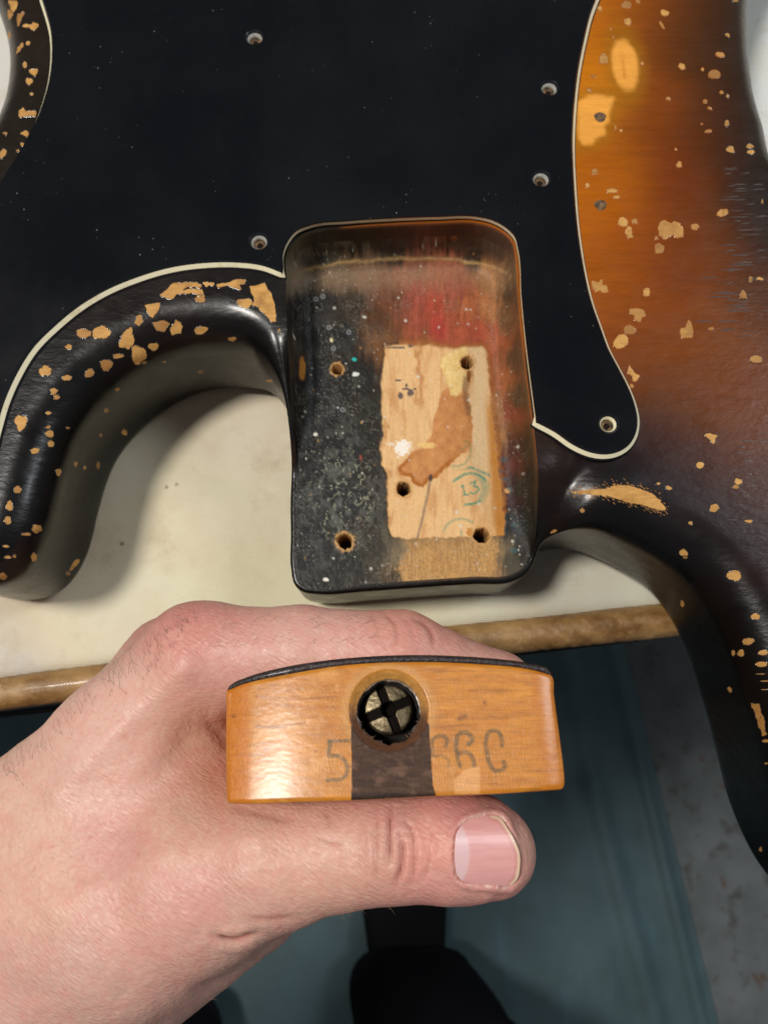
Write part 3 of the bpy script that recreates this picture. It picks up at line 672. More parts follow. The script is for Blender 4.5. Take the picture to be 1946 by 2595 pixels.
CH3 = [(465, 447, 80, 55), (562, 443, 95, 80), (705, 480, 75, 125, 15), (770, 375, 45, 60), (893, 405, 85, 65), (977, 418, 65, 80, 10), (1112, 430, 75, 45, -20), (768, 565, 95, 95), (850, 520, 60, 42), (655, 573, 60, 26), (590, 622, 70, 64), (497, 667, 55, 46), (253, 655, 70, 58), (372, 693, 55, 32), (382, 522, 40, 26),
       (300, 768, 42, 36), (315, 800, 30, 30), (118, 940, 70, 84), (270, 888, 28, 20), (277, 1003, 42, 46), (268, 966, 28, 16), (283, 1058, 38, 36), (195, 1097, 48, 34), (325, 1215, 34, 38), (420, 1170, 18, 28), (545, 1177, 16, 44), (590, 873, 22, 25), (690, 995, 28, 34), (650, 757, 25, 20), (1285, 478, 50, 22), (1112, 660, 30, 13),
       (1490, 708, 30, 18), (100, 1312, 42, 42), (55, 1402, 38, 58), (45, 1482, 42, 42), (205, 1528, 58, 48), (148, 1558, 48, 18), (190, 1685, 33, 48), (35, 1625, 35, 13), (45, 1685, 40, 16), (82, 1680, 22, 16), (415, 1725, 26, 76, 35), (378, 1775, 24, 18), (18, 1790, 44, 40), (797, 607, 35, 16), (377, 970, 20, 12),
       (1568, 348, 26, 28), (1110, 255, 54, 52), (1355, 280, 86, 56), (1545, 430, 14, 18), (560, 1010, 14, 20), (470, 1190, 14, 18), (910, 605, 22, 10)]
for t in CH3:
    q = shape_from_ellipse(t[0] * s3, 640 + t[1] * s3, t[2] * s3, t[3] * s3, t[4] if len(t) > 4 else 0); chip(q)
for pl_ in [[(800, 290), (890, 275), (885, 310), (845, 365), (825, 340)], [(885, 238), (930, 200), (950, 172), (1035, 165), (1080, 165), (1115, 178), (1110, 192), (1040, 190), (1010, 208), (1085, 200), (1120, 205), (1130, 235), (1095, 240), (1060, 225), (980, 232), (960, 255), (930, 258)],
            [(1118, 165), (1150, 168), (1185, 165), (1180, 188), (1160, 180), (1140, 190)], [(1200, 178), (1270, 165), (1300, 150), (1360, 148), (1355, 175), (1325, 180), (1335, 212), (1300, 200), (1260, 180), (1210, 195)],
            [(1385, 185), (1430, 180), (1465, 165), (1480, 200), (1500, 225), (1520, 290), (1530, 385), (1500, 380), (1465, 340), (1420, 300), (1395, 290), (1410, 270), (1395, 230)]]:
    chip(rough_poly(Z9(pl_, s3, 0, 640)))
s4 = 1 / 4.425
for pl_ in [[(105, 4), (190, 4), (205, 45), (185, 95), (160, 140), (130, 110), (110, 60)], [(90, 110), (130, 125), (160, 160), (120, 220), (90, 190)], [(200, 150), (235, 160), (270, 130), (280, 160), (245, 210), (215, 300), (195, 270)], [(255, 295), (310, 265), (340, 280), (380, 250), (435, 270), (430, 300), (380, 345), (345, 325), (335, 300), (290, 310)],
            [(170, 620), (205, 530), (260, 470), (265, 510), (220, 590)], [(335, 790), (360, 770), (425, 770), (430, 800), (400, 850), (375, 830), (345, 820)], [(210, 1310), (225, 1240), (260, 1210), (300, 1250), (400, 1240), (410, 1270), (400, 1300), (280, 1300), (240, 1325)], [(230, 1490), (270, 1470), (320, 1475), (335, 1500), (310, 1530), (270, 1520)], [(5, 1710), (40, 1680), (85, 1690), (70, 1740), (20, 1780), (5, 1770)]]:
    chip(rough_poly(Z9(pl_, s4, 0, 0)) if True else None)
for t in [(320, 485, 50, 46), (285, 728, 46, 74), (333, 912, 86, 72), (360, 1055, 42, 28), (65, 1497, 46, 32), (255, 1620, 44, 34), (205, 1690, 36, 24), (110, 400, 30, 90)]:
    chip(shape_from_ellipse(t[0] * s4, t[1] * s4, t[2] * s4, t[3] * s4))
s5 = 1 / 3.279
for t in [(480, 40, 80, 60), (258, 70, 38, 38), (490, 180, 65, 52), (797, 107, 62, 52), (775, 210, 16, 70, -35), (290, 490, 82, 78), (575, 14, 38, 22), (1320, 293, 44, 28, 30), (1258, 455, 68, 42, 20), (940, 552, 60, 42, 30), (1112, 577, 18, 22), (1210, 618, 88, 80), (1270, 768, 28, 22), (1320, 800, 26, 22), (1133, 843, 30, 28), (1170, 900, 38, 14, 30), (827, 820, 36, 22),
          (610, 527, 28, 22), (205, 635, 34, 18), (170, 750, 34, 30), (1313, 1025, 36, 54), (1160, 1090, 54, 20, -15), (1343, 1243, 70, 56), (1505, 1216, 68, 34), (1512, 1264, 66, 34), (918, 1368, 42, 48), (217, 1425, 46, 42), (157, 1540, 34, 34), (360, 1585, 96, 36), (400, 1638, 42, 26), (452, 1845, 72, 88), (502, 1930, 60, 88, -15), (550, 1840, 48, 36), (1048, 1885, 64, 48), (1278, 1768, 95, 54, -25),
          (1607, 1675, 13, 32), (435, 1085, 22, 22), (390, 1060, 14, 32), (728, 1978, 26, 26), (1385, 8, 56, 14), (890, 1240, 14, 16), (752, 2065, 74, 86), (1105, 1030, 12, 10), (350, 240, 14, 12), (372, 308, 14, 20)]:
    chip(shape_from_ellipse(1440 + t[0] * s5, t[1] * s5, t[2] * s5, t[3] * s5, t[4] if len(t) > 4 else 0))
chip(rough_poly(Z9([(745, 1890), (770, 1840), (800, 1828), (845, 1860), (880, 1843), (930, 1860), (952, 1920), (940, 1965), (905, 1980), (860, 1945), (800, 1990), (750, 1950)], s5, 1440, 0)))
s6 = .4068
for t in [(830, 345, 42, 52), (725, 580, 68, 62), (670, 653, 92, 88), (1430, 362, 44, 54), (1475, 265, 22, 44), (1535, 262, 44, 20, 20), (1510, 763, 78, 50, 12), (737, 930, 22, 20), (1233, 572, 22, 16), (1162, 1423, 46, 46), (1400, 1525, 46, 42), (1385, 1558, 42, 26), (968, 1565, 40, 24, 20), (903, 1538, 20, 18), (1250, 1690, 54, 56), (1103, 1783, 23, 23), (1465, 1772, 48, 20),
          (1060, 1968, 56, 42, 20), (1070, 1996, 26, 20), (1375, 2110, 86, 72), (430, 1705, 32, 26), (252, 1835, 44, 18, -30), (740, 1560, 0, 0)]:
    if t[2]: chip(shape_from_ellipse(1300 + t[0] * s6, 600 + t[1] * s6, t[2] * s6, t[3] * s6, t[4] if len(t) > 4 else 0))
for pl_ in [[(485, 275), (530, 285), (552, 265), (558, 300), (585, 305), (585, 345), (560, 352), (540, 335), (510, 345), (495, 310)], [(725, 450), (760, 445), (810, 460), (822, 490), (800, 500), (790, 532), (760, 520), (752, 490), (728, 480)], [(1088, 515), (1100, 530), (1118, 575), (1110, 630), (1050, 632), (1035, 600), (1040, 575), (1070, 570)],
            [(720, 800), (735, 825), (752, 845), (785, 868), (770, 900), (750, 905), (742, 870), (712, 850), (715, 835)], [(1190, 1235), (1225, 1222), (1268, 1240), (1255, 1260), (1245, 1292), (1215, 1262)]]:
    chip(rough_poly(Z9(pl_, s6, 1300, 600)))
for t in [(1053, 565, 22, 46), (1507, 645, 58, 40), (1462, 800, 72, 46), (1417, 873, 46, 42), (1370, 872, 26, 32), (1555, 870, 66, 32), (1545, 942, 76, 34), (1348, 1100, 22, 44, -30), (1540, 2095, 18, 32), (1570, 1420, 46, 18), (1575, 1560, 26, 10), (1540, 1003, 56, 6), (1565, 1047, 56, 6), (1565, 1100, 40, 5)]:
    chip(shape_from_ellipse(1300 + t[0] * s6, 1300 + t[1] * s6, t[2] * s6, t[3] * s6, t[4] if len(t) > 4 else 0))
chip(rough_poly(Z9([(1480, 1185), (1535, 1190), (1540, 1240), (1570, 1300), (1565, 1360), (1585, 1375), (1550, 1385), (1520, 1300), (1505, 1240), (1485, 1210)], s6, 1300, 1300)))
# the worn sliver on the right cut-away, with feathered scratches round it
def thin_patch(q, name, **kw):
    q = ccw(q); lo, hi = q.min(0), q.max(0); gx, gy = np.meshgrid(np.arange(lo[0], hi[0], 6), np.arange(lo[1], hi[1], 6)); gp = np.column_stack([gx.ravel(), gy.ravel()]); gp = gp[inside(gp, q)]; gp = gp[dpoly(gp, q, True) > 2.5]
    v, f, oi = cdt([q], gp); c3, n3 = cast(v); return obj(name, c3 + n3 * .05, f[:, ::-1].copy(), WOODC, wood, **kw)
SLV = np.array(Z9([(355, 1592), (450, 1574), (560, 1572), (640, 1546), (720, 1550), (800, 1575), (870, 1602), (910, 1642), (945, 1682), (948, 1705), (900, 1700), (840, 1682), (770, 1662), (700, 1650), (600, 1616), (480, 1606), (400, 1600)], .4068, 1300, 600))
q_ = []
for i in range(len(SLV)):
    a, b = SLV[i], SLV[(i + 1) % len(SLV)]; n = max(1, int(np.linalg.norm(b - a) / 2.2))
    for k in range(n): q_.append(a + (b - a) * k / n + np.array([.9, .45]) * RS.normal(0, 2.6) + RS.normal(0, .5, 2))
thin_patch(resample(np.array(q_), 1.8, True, 1), 'worn_through_patch')
fv, ff = [], []; n = 0; mid = resample(SLV, 2.0)
for i in range(330):
    p0 = mid[RS.randint(len(mid))] + RS.normal(0, 6.5, 2); L = RS.uniform(3, 11); d_ = np.array([.88, .47]) + RS.normal(0, .14, 2); w_ = np.array([-d_[1], d_[0]]) * RS.uniform(.5, 1.1)
    c3, n3 = cast(np.array([p0 - d_ * L / 2, p0 - w_, p0 + d_ * L / 2, p0 + w_]))
    if c3 is None: continue
    fv.append(c3 + n3 * .045); ff.append([n, n + 1, n + 2, n + 3]); n += 4
obj('scratches', np.vstack(fv), ff, WOODC, wood, kind='stuff')
print('chips', nch)
# two bare screw holes beside the guard
for a, b in [(1520, 297), (1521, 520)]:
    c0 = P(a, b, 0); t = np.linspace(0, 2 * np.pi, 33)[:-1]
    ring = lambda r, z: np.column_stack([c0[0] + r * np.cos(t) * (1 + .12 * np.sin(3 * t)), c0[1] + r * np.sin(t), np.full(32, T0 + z)])
    v, f = strip([ring(1.75, .02), ring(1.45, .28), ring(1.15, .16), ring(.8, .10), ring(.02, .08)], True)
    obj('empty_screw_hole', v, f, HOLEW, wood)
# raised checking lines in the lacquer near the right edge
rv_, rf_ = [], []; n = 0
for i in range(84):
    y = RS.uniform(425, 860) if i < 62 else RS.uniform(1080, 1420); x = RS.normal(1885 - abs(y - 600) * .05, 34) if i < 62 else RS.uniform(1850, 1940); L = RS.uniform(16, 60) * (1 if i < 62 else .6)
    pts = np.array([[x - L / 2 + L * k / 4, y + RS.normal(0, .6) + (k - 2) * .35 * -1] for k in range(5)])
    c3, n3 = cast(pts)
    if c3 is None: continue
    wd = np.array([.04, .16, .2, .16, .04])[:, None] * RS.uniform(.5, 1.1); up = np.array([0, 1.0, 0])
    A_ = c3 - up * wd + n3 * .0; B_ = c3 + n3 * .05 * RS.uniform(.6, 1.4); C_ = c3 + up * wd
    rv_.append(np.vstack([A_, B_, C_]))
    for r_ in range(2):
        for k in range(4): rf_.append([n + r_ * 5 + k, n + r_ * 5 + k + 1, n + (r_ + 1) * 5 + k + 1, n + (r_ + 1) * 5 + k])
    n += 15
obj('lacquer_check_lines', np.vstack(rv_), rf_, RIDGE, wood, kind='stuff')
# ------------------------------------------------------------------ padded work table with cream cloth and leather roll edge
m = M('cream_cotton', rough=.92, spec=.2)
c = m.mixc(m.attr('Col'), tuple(lin((206, 188, 158))), m.ramp(m.noise(26, 6, .65), [(.45, 0.), (.72, .8)]))
c = m.mixc(c, tuple(lin((214, 214, 186))), m.ramp(m.noise(12, 3, .5), [(.45, 0.), (.7, .6)]))
c = m.mixc(c, tuple(lin((160, 134, 96))), m.ramp(m.noise(34, 7, .7), [(.54, 0.), (.78, .6)]))
sp = m.math('MULTIPLY', m.ramp(m.vor(75), [(.03, 1.), (.075, 0.)]), m.ramp(m.noise(33, 2), [(.5, 0.), (.55, .8)]))
c = m.mixc(c, tuple(lin((84, 80, 66))), sp)
wx = m.N.new('ShaderNodeTexWave'); wx.inputs['Scale'].default_value = 600; wx.inputs['Distortion'].default_value = 1.2; wx.inputs['Detail'].default_value = 2; m.L.new(m.co, wx.inputs[0]); wx.bands_direction = 'X'
wy = m.N.new('ShaderNodeTexWave'); wy.inputs['Scale'].default_value = 560; wy.inputs['Distortion'].default_value = 1.2; wy.inputs['Detail'].default_value = 2; m.L.new(m.co, wy.inputs[0]); wy.bands_direction = 'Y'
wv_ = m.math('ADD', wx.outputs['Fac'], wy.outputs['Fac'])
c = m.mixc(c, m.ramp(wv_, [(.3, .84), (1.4, 1.06)]), .7, 'MULTIPLY')
m.set('Base Color', c); m.bmp(wv_, .00016, .55); m.bmp(m.noise(120, 4), .0006, .35); CLOTH = m.m
m = M('tan_leather', rough=.42, coat=.15)
c = m.mixc(tuple(lin((168, 132, 84))), tuple(lin((112, 78, 38))), m.ramp(m.noise(70, 5, .65, m.map((1, 1.6, 1))), [(.35, 0.), (.66, 1.)]))
c = m.mixc(c, tuple(lin((206, 178, 136))), m.ramp(m.noise(230, 5, .7, m.map((1, .35, 1), (0, 0, .5))), [(.6, 0.), (.75, .75)]))
m.set('Base Color', c); m.bmp(m.noise(320, 6, .65), .0007, .8); LEATH = m.m
m = M('dark_vinyl', base=tuple(lin((38, 44, 48))), rough=.55); m.bmp(m.noise(500, 4), .0004, .6); VINYL = m.m
m = M('table_steel', base=tuple(lin((50, 52, 54))), rough=.5, metal=.5); STEEL = m.m
table = thing('padded_work_table', 'padded work table covered in stained cream cloth with a rolled tan leather front edge', 'work table', (0, 0, 0))
eA, eB = P(0, 1716, -44), P(1666, 1517, -44); ed = (eB - eA)[:2]; ed /= np.linalg.norm(ed); en = np.array([-ed[1], ed[0]])
U = np.concatenate([np.arange(-900, -170, 20.), np.arange(-170, 200, 1.6), np.arange(200, 900, 20.)])
D = np.concatenate([[-1.6, -1.2, -.6, 0, .8, 1.8, 3, 4.5, 6.5], np.arange(9, 90, 2.5), np.arange(90, 300, 8), np.arange(300, 900, 50)])
uu, dd_ = np.meshgrid(U, D); base_ = eA[:2] + ed * 0
X = eA[0] + uu * ed[0] + dd_ * en[0]; Y = eA[1] + uu * ed[1] + dd_ * en[1] + 1.2 * np.sin(uu / 55 + .6)
Z = -44 - 4.5 * np.exp(-np.clip(dd_ + 1.6, 0, 99) / 1.9) - 2.4 * (fbm(uu / 38 + 9, dd_ / 50, 2, 3)) - .5 * np.exp(-(((uu - 160) * .4 + (dd_ - 18)) / 1.8) ** 2) - .35 * fbm(uu / 7, dd_ / 12, 3, 2) * np.exp(-dd_ / 14)
Z = Z + .8
Z = np.minimum(Z, -44.0 - .02)
nu, nd = len(U), len(D); i, j = np.meshgrid(np.arange(nu - 1), np.arange(nd - 1)); a = (j * nu + i).ravel()
CLP = np.column_stack([X.ravel(), Y.ravel(), Z.ravel() + T0]); cpx, cpy = to_px(CLP); fwd_ = (CLP - EYE) @ FWD > 50; cpx = np.where(fwd_, cpx, -9000); cpy = np.where(fwd_, cpy, 0)
ccol = idw(cpx, cpy, [(10, 150, 232, 230, 232), (0, 300, 230, 228, 230), (1930, 100, 216, 222, 230), (1935, 300, 218, 222, 228), (600, 1050, 226, 218, 200), (500, 1300, 224, 218, 194), (620, 1500, 222, 218, 190), (150, 1600, 222, 212, 190), (50, 1690, 206, 204, 198), (900, 1560, 230, 224, 196), (1450, 1480, 206, 204, 192), (1600, 1510, 208, 206, 196), (-900, 600, 222, 216, 200), (2800, 600, 214, 214, 208)], 3.0, soft=900.)  # cool white to cream cast of the light painted across the cloth
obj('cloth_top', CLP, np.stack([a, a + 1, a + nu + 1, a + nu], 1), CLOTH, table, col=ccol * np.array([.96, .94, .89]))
# leather roll
tt = np.linspace(0, 2 * np.pi, 33)[:-1]
Ur = np.concatenate([np.arange(-900, -170, 20.), np.arange(-170, 200, .7), np.arange(200, 900, 20.)])
rows_ = []
for k in tt:
    cx = eA[0] + Ur * ed[0] - en[0] * 5.4; cy = eA[1] + Ur * ed[1] - en[1] * 5.4 + 1.2 * np.sin(Ur / 55 + .6); cz = -48.4 + .4 * np.sin(Ur / 31)
    rr = 5.15 + .5 * (fbm(Ur / 11, np.full_like(Ur, k * 1.2), 3, 3) - .5) + .5 * (vnoise(Ur / 40, 0 * Ur, 1) - .5)
    nk = 0
    for w_, (uc, sl) in enumerate([(160, .8), (164.5, .7), (169, .75), (172.5, .9), (176.5, .8), (184, .9), (190, .7), (196, 1), (203, .8)]):   # wrinkles squeezed across the roll
        uk = Ur - uc - 5 * sl * (k - 1.9); nk = nk + np.exp(-(uk / .55) ** 2) * math.exp(-((k - 2.3) / 1.1) ** 2)
    rr = rr - .5 * nk
    rows_.append(np.column_stack([cx + en[0] * rr * np.cos(k), cy + en[1] * rr * np.cos(k), T0 + cz + rr * np.sin(k)]))
rows_.append(rows_[0]); v, f = strip(rows_, False, flip=True); obj('leather_edge_roll', v, f, LEATH, table)
def boxm(o, dx, dy, dz, ch=1.0):
    """chamfered box: centre o, half sizes along ed, en, z"""
    v = []; 
    for (a, b, c_) in [(s1, s2, s3_) for s1 in (-1, 1) for s2 in (-1, 1) for s3_ in (-1, 1)]:
        v.append((a * dx, b * dy, c_ * dz))
    bm = bmesh.new(); vv = [bm.verts.new(q) for q in v]
    bmesh.ops.convex_hull(bm, input=vv); bmesh.ops.dissolve_limit(bm, angle_limit=.01, verts=bm.verts, edges=bm.edges)
    bmesh.ops.bevel(bm, geom=list(bm.edges), offset=ch, segments=2, affect='EDGES')
    bm.verts.index_update(); V_ = np.array([q.co[:] for q in bm.verts]); F_ = [[q.index for q in f_.verts] for f_ in bm.faces]; bm.free()
    W_ = np.zeros_like(V_); W_[:, 0] = o[0] + V_[:, 0] * ed[0] + V_[:, 1] * en[0]; W_[:, 1] = o[1] + V_[:, 0] * ed[1] + V_[:, 1] * en[1]; W_[:, 2] = o[2] + V_[:, 2]
    return W_, F_
e0 = eA[:2] + ed * 0
def at(u_, d_, z_): return (eA[0] + u_ * ed[0] + d_ * en[0], eA[1] + u_ * ed[1] + d_ * en[1], z_)
v, f = boxm(at(0, 440, T0 - 101), 898, 449, 48, 4); obj('table_case', v, f, VINYL, table, smooth=False)
v, f = boxm(at(0, -9.6, T0 - 84), 897, 1.2, 5, 1); obj('front_trim', v, f, VINYL, table, smooth=False)
for u_, d_ in ((-840, 60), (840, 60), (-840, 840), (840, 840)):
    v, f = boxm(at(u_, d_, (T0 - 150) / 2), 25, 25, (T0 - 150) / 2 - .5, 3); obj('table_leg', v, f, STEEL, table, smooth=False)

# ------------------------------------------------------------------ floor and mat
m = M('concrete', rough=.75)
c = m.mixc(tuple(lin((112, 118, 120))), tuple(lin((86, 92, 92))), m.ramp(m.noise(14, 5, .6), [(.35, 0.), (.7, 1.)]))
c = m.mixc(c, tuple(lin((70, 66, 62))), m.ramp(m.noise(38, 3, .5), [(.56, 0.), (.68, .75)]))
c = m.mixc(c, tuple(lin((94, 66, 48))), m.ramp(m.noise(21, 4, .6, m.map((1, 1.4, 1), (0, 0, 1))), [(.63, 0.), (.72, .8)]))
m.set('Base Color', c); m.bmp(m.noise(60, 5), .002, .5); CONC = m.m
gx = np.array([[-3000, -3000, 0], [3000, -3000, 0], [3000, 3000, 0], [-3000, 3000, 0]], float)
o = obj('floor', gx, [[0, 1, 2, 3]], CONC, None, smooth=False, kind='structure')
m = M('teal_rubber', rough=.5, spec=.4)
c = m.mixc(tuple(lin((84, 108, 114))), tuple(lin((68, 88, 92))), m.ramp(m.noise(7, 4, .6), [(.35, 0.), (.7, 1.)]))
c = m.mixc(c, tuple(lin((84, 124, 140))), m.ramp(m.noise(16, 4, .6, m.map((1, .25, 1))), [(.56, 0.), (.75, .6)]))
m.set('Base Color', c); m.bmp(m.noise(30, 4), .002, .4); TEAL = m.m
qa, qb = P(1585, 1654, -T0), P(1811, 2560, -T0); md = (qb - qa)[:2]; md /= np.linalg.norm(md); mn = np.array([md[1], -md[0]]); mn = mn if mn[0] < 0 else -mn
U2 = np.linspace(-500, 900, 71); D2 = np.concatenate([[0, .8, 2], np.arange(4, 240, 4), np.arange(240, 1300, 25)])
uu, d2 = np.meshgrid(U2, D2); wob = 4 * (fbm(uu / 160, 0 * uu, 1, 2) - .5)
Zm = 4.5 * np.minimum(1, d2 / 1.5) + 9 * np.exp(-((d2 - 22 - wob) / 9) ** 2) + 12 * np.exp(-((d2 - 92 + wob * 2 + uu * .02) / 16) ** 2) - 0 + 5 * np.exp(-((d2 - 140 + uu * .04) / 20) ** 2)
X = qa[0] + uu * md[0] + (d2) * mn[0]; Y = qa[1] + uu * md[1] + d2 * mn[1]
nu, nd = len(U2), len(D2); i, j = np.meshgrid(np.arange(nu - 1), np.arange(nd - 1)); a = (j * nu + i).ravel()
matt = obj('floor_mat', np.column_stack([X.ravel(), Y.ravel(), Zm.ravel() + .5]), np.stack([a, a + nu, a + nu + 1, a + 1], 1), TEAL, None)
matt['label'] = 'blurred blue-green rubber mat with raised ridges on the grey concrete floor'; matt['category'] = 'floor mat'

# ------------------------------------------------------------------ the neck held in the hand
CF = Wd(1000, 1860, 138.0); wn = -ray(973, 2033); wn = wn / np.linalg.norm(wn); wn[0] = 0; wn /= np.linalg.norm(wn)
un = np.array([1.0, 0, 0]); vn = np.cross(wn, un)
def NP(px, py, h=0.0):
    d = ray(px, py); t = ((CF - EYE) @ wn + h) / (d @ wn); q = EYE + d * t[..., None] - CF
    return np.stack([q @ un, q @ vn], -1)
def NW(uv, h): uv = np.asarray(uv, float); return CF + uv[:, :1] * un + uv[:, 1:2] * vn + np.asarray(h, float).reshape(-1, 1) * wn
sN, oNx, oNy = 920 / 1659., 540, 1620
zn = lambda l: np.array(Z9(l, sN, oNx, oNy))
topc = zn([(66, 232), (130, 206), (200, 187), (350, 157), (600, 117), (900, 102), (1200, 111), (1450, 136), (1541, 161)])
rgt = zn([(1557, 250), (1570, 350), (1590, 500), (1602, 600), (1605, 655), (1603, 674)]); bott = zn([(1594, 684), (1300, 704), (1000, 716), (640, 735), (400, 742), (100, 748), (70, 746)])
lft = zn([(64, 738), (61, 600), (60, 400), (62, 290)])
UL, UR = NP(np.array(575.), np.array(1900.), -3.2)[0], NP(np.array(1412.), np.array(1850.), -1.2)[0]
def HF(u): return -.0062 * np.clip(-9.5 - u, 0, 99) ** 2 - .9 * np.clip(1 - (u - UL) / 5.2, 0, 1) ** 2 - 1.0 * np.clip(1 - (UR - u) / 5.0, 0, 1) ** 2
def NPh(px, py):
    q = NP(px, py)
    for _ in range(3): q = NP(px, py, HF(q[..., 0]))
    return q
uvt, uvr, uvb, uvl = [NPh(a[:, 0], a[:, 1]) for a in (topc, rgt, bott, lft)]
uvt = resample(uvt, .5, False); uvr = resample(uvr, .5, False); uvb = resample(uvb, .5, False); uvl = resample(uvl, .5, False)
NL = ccw(np.vstack([uvt, uvr, uvb, uvl])); NL = resample(NL, .4, True, 1)
neck = thing('bass_neck', 'amber maple guitar neck gripped in the hand, stamped heel end with recessed screw', 'guitar neck', CF)
hcen = NP(np.array(985.), np.array(1802.)); t = np.linspace(0, 2 * np.pi, 97)[:-1]
hr = 5.75 + .22 * (vnoise(np.cos(t) * 6 + 3, np.sin(t) * 6 + 3, 2) - .5) * 2 * (1 + (np.sin(t) < 0)) + .12 * (vnoise(t * 9, t * 0, 3) - .5)
HL = np.column_stack([hcen[0] + hr * np.cos(t), hcen[1] + hr * np.sin(t)])
gg = grid_in([NL, HL], .19, .12); nv, nf, _ = cdt([NL, HL], gg)
dl_ = dpoly(nv, NL, True)
ul = np.interp(nv[:, 1], uvl[::-1, 1] if uvl[0, 1] > uvl[-1, 1] else uvl[:, 1], uvl[::-1, 0] if uvl[0, 1] > uvl[-1, 1] else uvl[:, 0])
ur = np.interp(nv[:, 1], uvr[::-1, 1] if uvr[0, 1] > uvr[-1, 1] else uvr[:, 1], uvr[::-1, 0] if uvr[0, 1] > uvr[-1, 1] else uvr[:, 0])
a1 = np.clip(1 - (nv[:, 0] - ul) / 5.2, 0, 1); a2 = np.clip(1 - (ur - nv[:, 0]) / 5.0, 0, 1)
h = HF(nv[:, 0]) - .35 * np.clip(1 - dl_ / .8, 0, 1) ** 2
qh = np.hypot(nv[:, 0] - hcen[0], (nv[:, 1] - hcen[1] - .2)) 
h -= 1.25 * (1 - sst(5.7, 7.5, qh)) ** 1.0; h -= .25 * (1 - sst(7.2, 7.6, qh))
fx, fy = to_px(NW(nv, h))
h += (fbm(nv[:, 0] / 1.1, nv[:, 1] / .5, 4, 3) - .5) * .022
fx, fy = to_px(NW(nv, HF(nv[:, 0]))); FXY = np.column_stack([fx, fy])
fc = mix(lin((204, 134, 40)) + np.zeros((len(fx), 3)), lin((174, 102, 20)), fbm(fx / 60, fy / 14, 2))
fc = fc * (.80 + .40 * fbm(fx / 70, fy / 3.0, 5))[:, None]
fc = mix(fc, lin((140, 80, 30)), .55 * sst(.62, .8, fbm(fx / 90, fy / 7, 3)))
fc = mix(fc, lin((214, 150, 76)), .5 * sst(.5, .75, fbm(fx / 40, fy / 30, 6)) * (fx < 860))
fc = mix(fc, lin((190, 106, 16)), (a1 > 0) * sst(0, .2, a1) * .7); fc = mix(fc, lin((188, 108, 20)), sst(0, .3, a2) * .5)
for x, y, rr in [(1228, 1781, 5), (1163, 1822, 5), (1180, 1815, 4), (592, 1815, 5), (1172, 1818, 8), (676, 1900, 4), (800, 1905, 3)]:
    fc = mix(fc, lin((92, 44, 26)), .7 * np.exp(-((fx - x) ** 2 + (fy - y) ** 2) / rr ** 2))
for pl_, ww, aa in [([(200, 260), (380, 275), (560, 262)], 2.2, .5), ([(190, 400), (330, 395), (420, 380)], 2.4, .6), ([(200, 392), (260, 405), (340, 402)], 2, .5), ([(1040, 405), (1160, 385)], 2, .3)]:
    d = dpoly(FXY, zn(pl_)); fc = mix(fc, lin((120, 66, 26)), aa * np.exp(-(d / ww) ** 2))
sT, tx, ty = 520 / 1659., 800, 1680
def stamp(pts, wd=4.2, a=.74):
    wd *= 1.3
    global fc
    p = resample(np.array(Z9(pts, sT, tx, ty), float), 2, False) if len(pts) > 2 else np.array(Z9(pts, sT, tx, ty))
    d = dpoly(FXY, p); k = (1 - sst(wd * .6, wd * 1.15, d)) * a * np.clip(.25 + 1.35 * fbm(fx / 6, fy / 4, 4), 0, 1); fc = mix(fc, lin((78, 66, 34)), np.clip(k, 0, 1))
stamp([(105, 635), (180, 632), (290, 628)]); stamp([(118, 640), (110, 700), (104, 735)], 4.6)
stamp([(108, 755), (180, 752), (235, 790), (258, 850), (240, 915), (185, 945), (120, 945), (95, 950)], 4.6)
stamp([(1045, 670), (1062, 640), (1040, 595), (990, 590), (945, 620), (935, 680), (940, 745)], 4.6); stamp([(950, 750), (1030, 755), (1075, 800), (1070, 835)], 4.0, .5)
stamp([(1235, 655), (1262, 635), (1250, 585), (1200, 560), (1150, 585), (1135, 650), (1142, 740), (1165, 835)], 5); stamp([(1160, 735), (1215, 722), (1265, 760), (1280, 830)], 5)
stamp([(1505, 665), (1500, 600), (1455, 548), (1400, 560), (1375, 620), (1385, 730), (1412, 830), (1450, 872), (1500, 865), (1530, 830), (1520, 800)], 5)
def fpoly(pl_, soft=1.2, rag=3, k=1): return 1 - sst(-soft, soft, sdp(FXY, np.array(Z9(pl_, sT, tx, ty))) + (fbm(fx / 6, fy / 6, k) - .5) * rag)
fc = mix(fc, lin((226, 166, 104)) * (.85 + .3 * fbm(fx / 40, fy / 4, 2))[:, None], fpoly([(1185, 875), (1240, 850), (1322, 832), (1330, 1060), (1122, 1060), (1112, 950)], 2.5, 5) * .6)
fc = mix(fc, lin((196, 132, 62)), fpoly([(925, 640), (960, 760), (1100, 810), (1130, 860), (1120, 1000), (1100, 1060), (960, 1060), (940, 800)], 3, 8) * .4)
STR = [(285, 520), (290, 800), (292, 1000), (285, 1130), (985, 1130), (968, 1060), (945, 980), (935, 800), (915, 500), (840, 380), (330, 400)]
ring_m = 1 - sst(7.1, 7.6, qh + (fbm(fx / 12, fy / 12, 2) - .5) * .5)
up_ = sst(-.35, .5, (nv[:, 1] - hcen[1]) / 6)
ringc = mix(lin((96, 60, 38)) + np.zeros((len(fx), 3)), lin((184, 130, 62)), up_) * (.7 + .6 * fbm(fx / 9, fy / 9, 3))[:, None]
fc = mix(fc, lin((196, 146, 84)), .5 * np.exp(-((qh - 8.2) / .8) ** 2))
strm = fpoly(STR, .8, 1.5)
wal = mix(lin((86, 60, 44)) + np.zeros((len(fx), 3)), lin((48, 33, 26)), fbm(fx / 26, fy / 6, 5)) * (.75 + .5 * fbm(fx / 7, fy / 3, 1))[:, None]
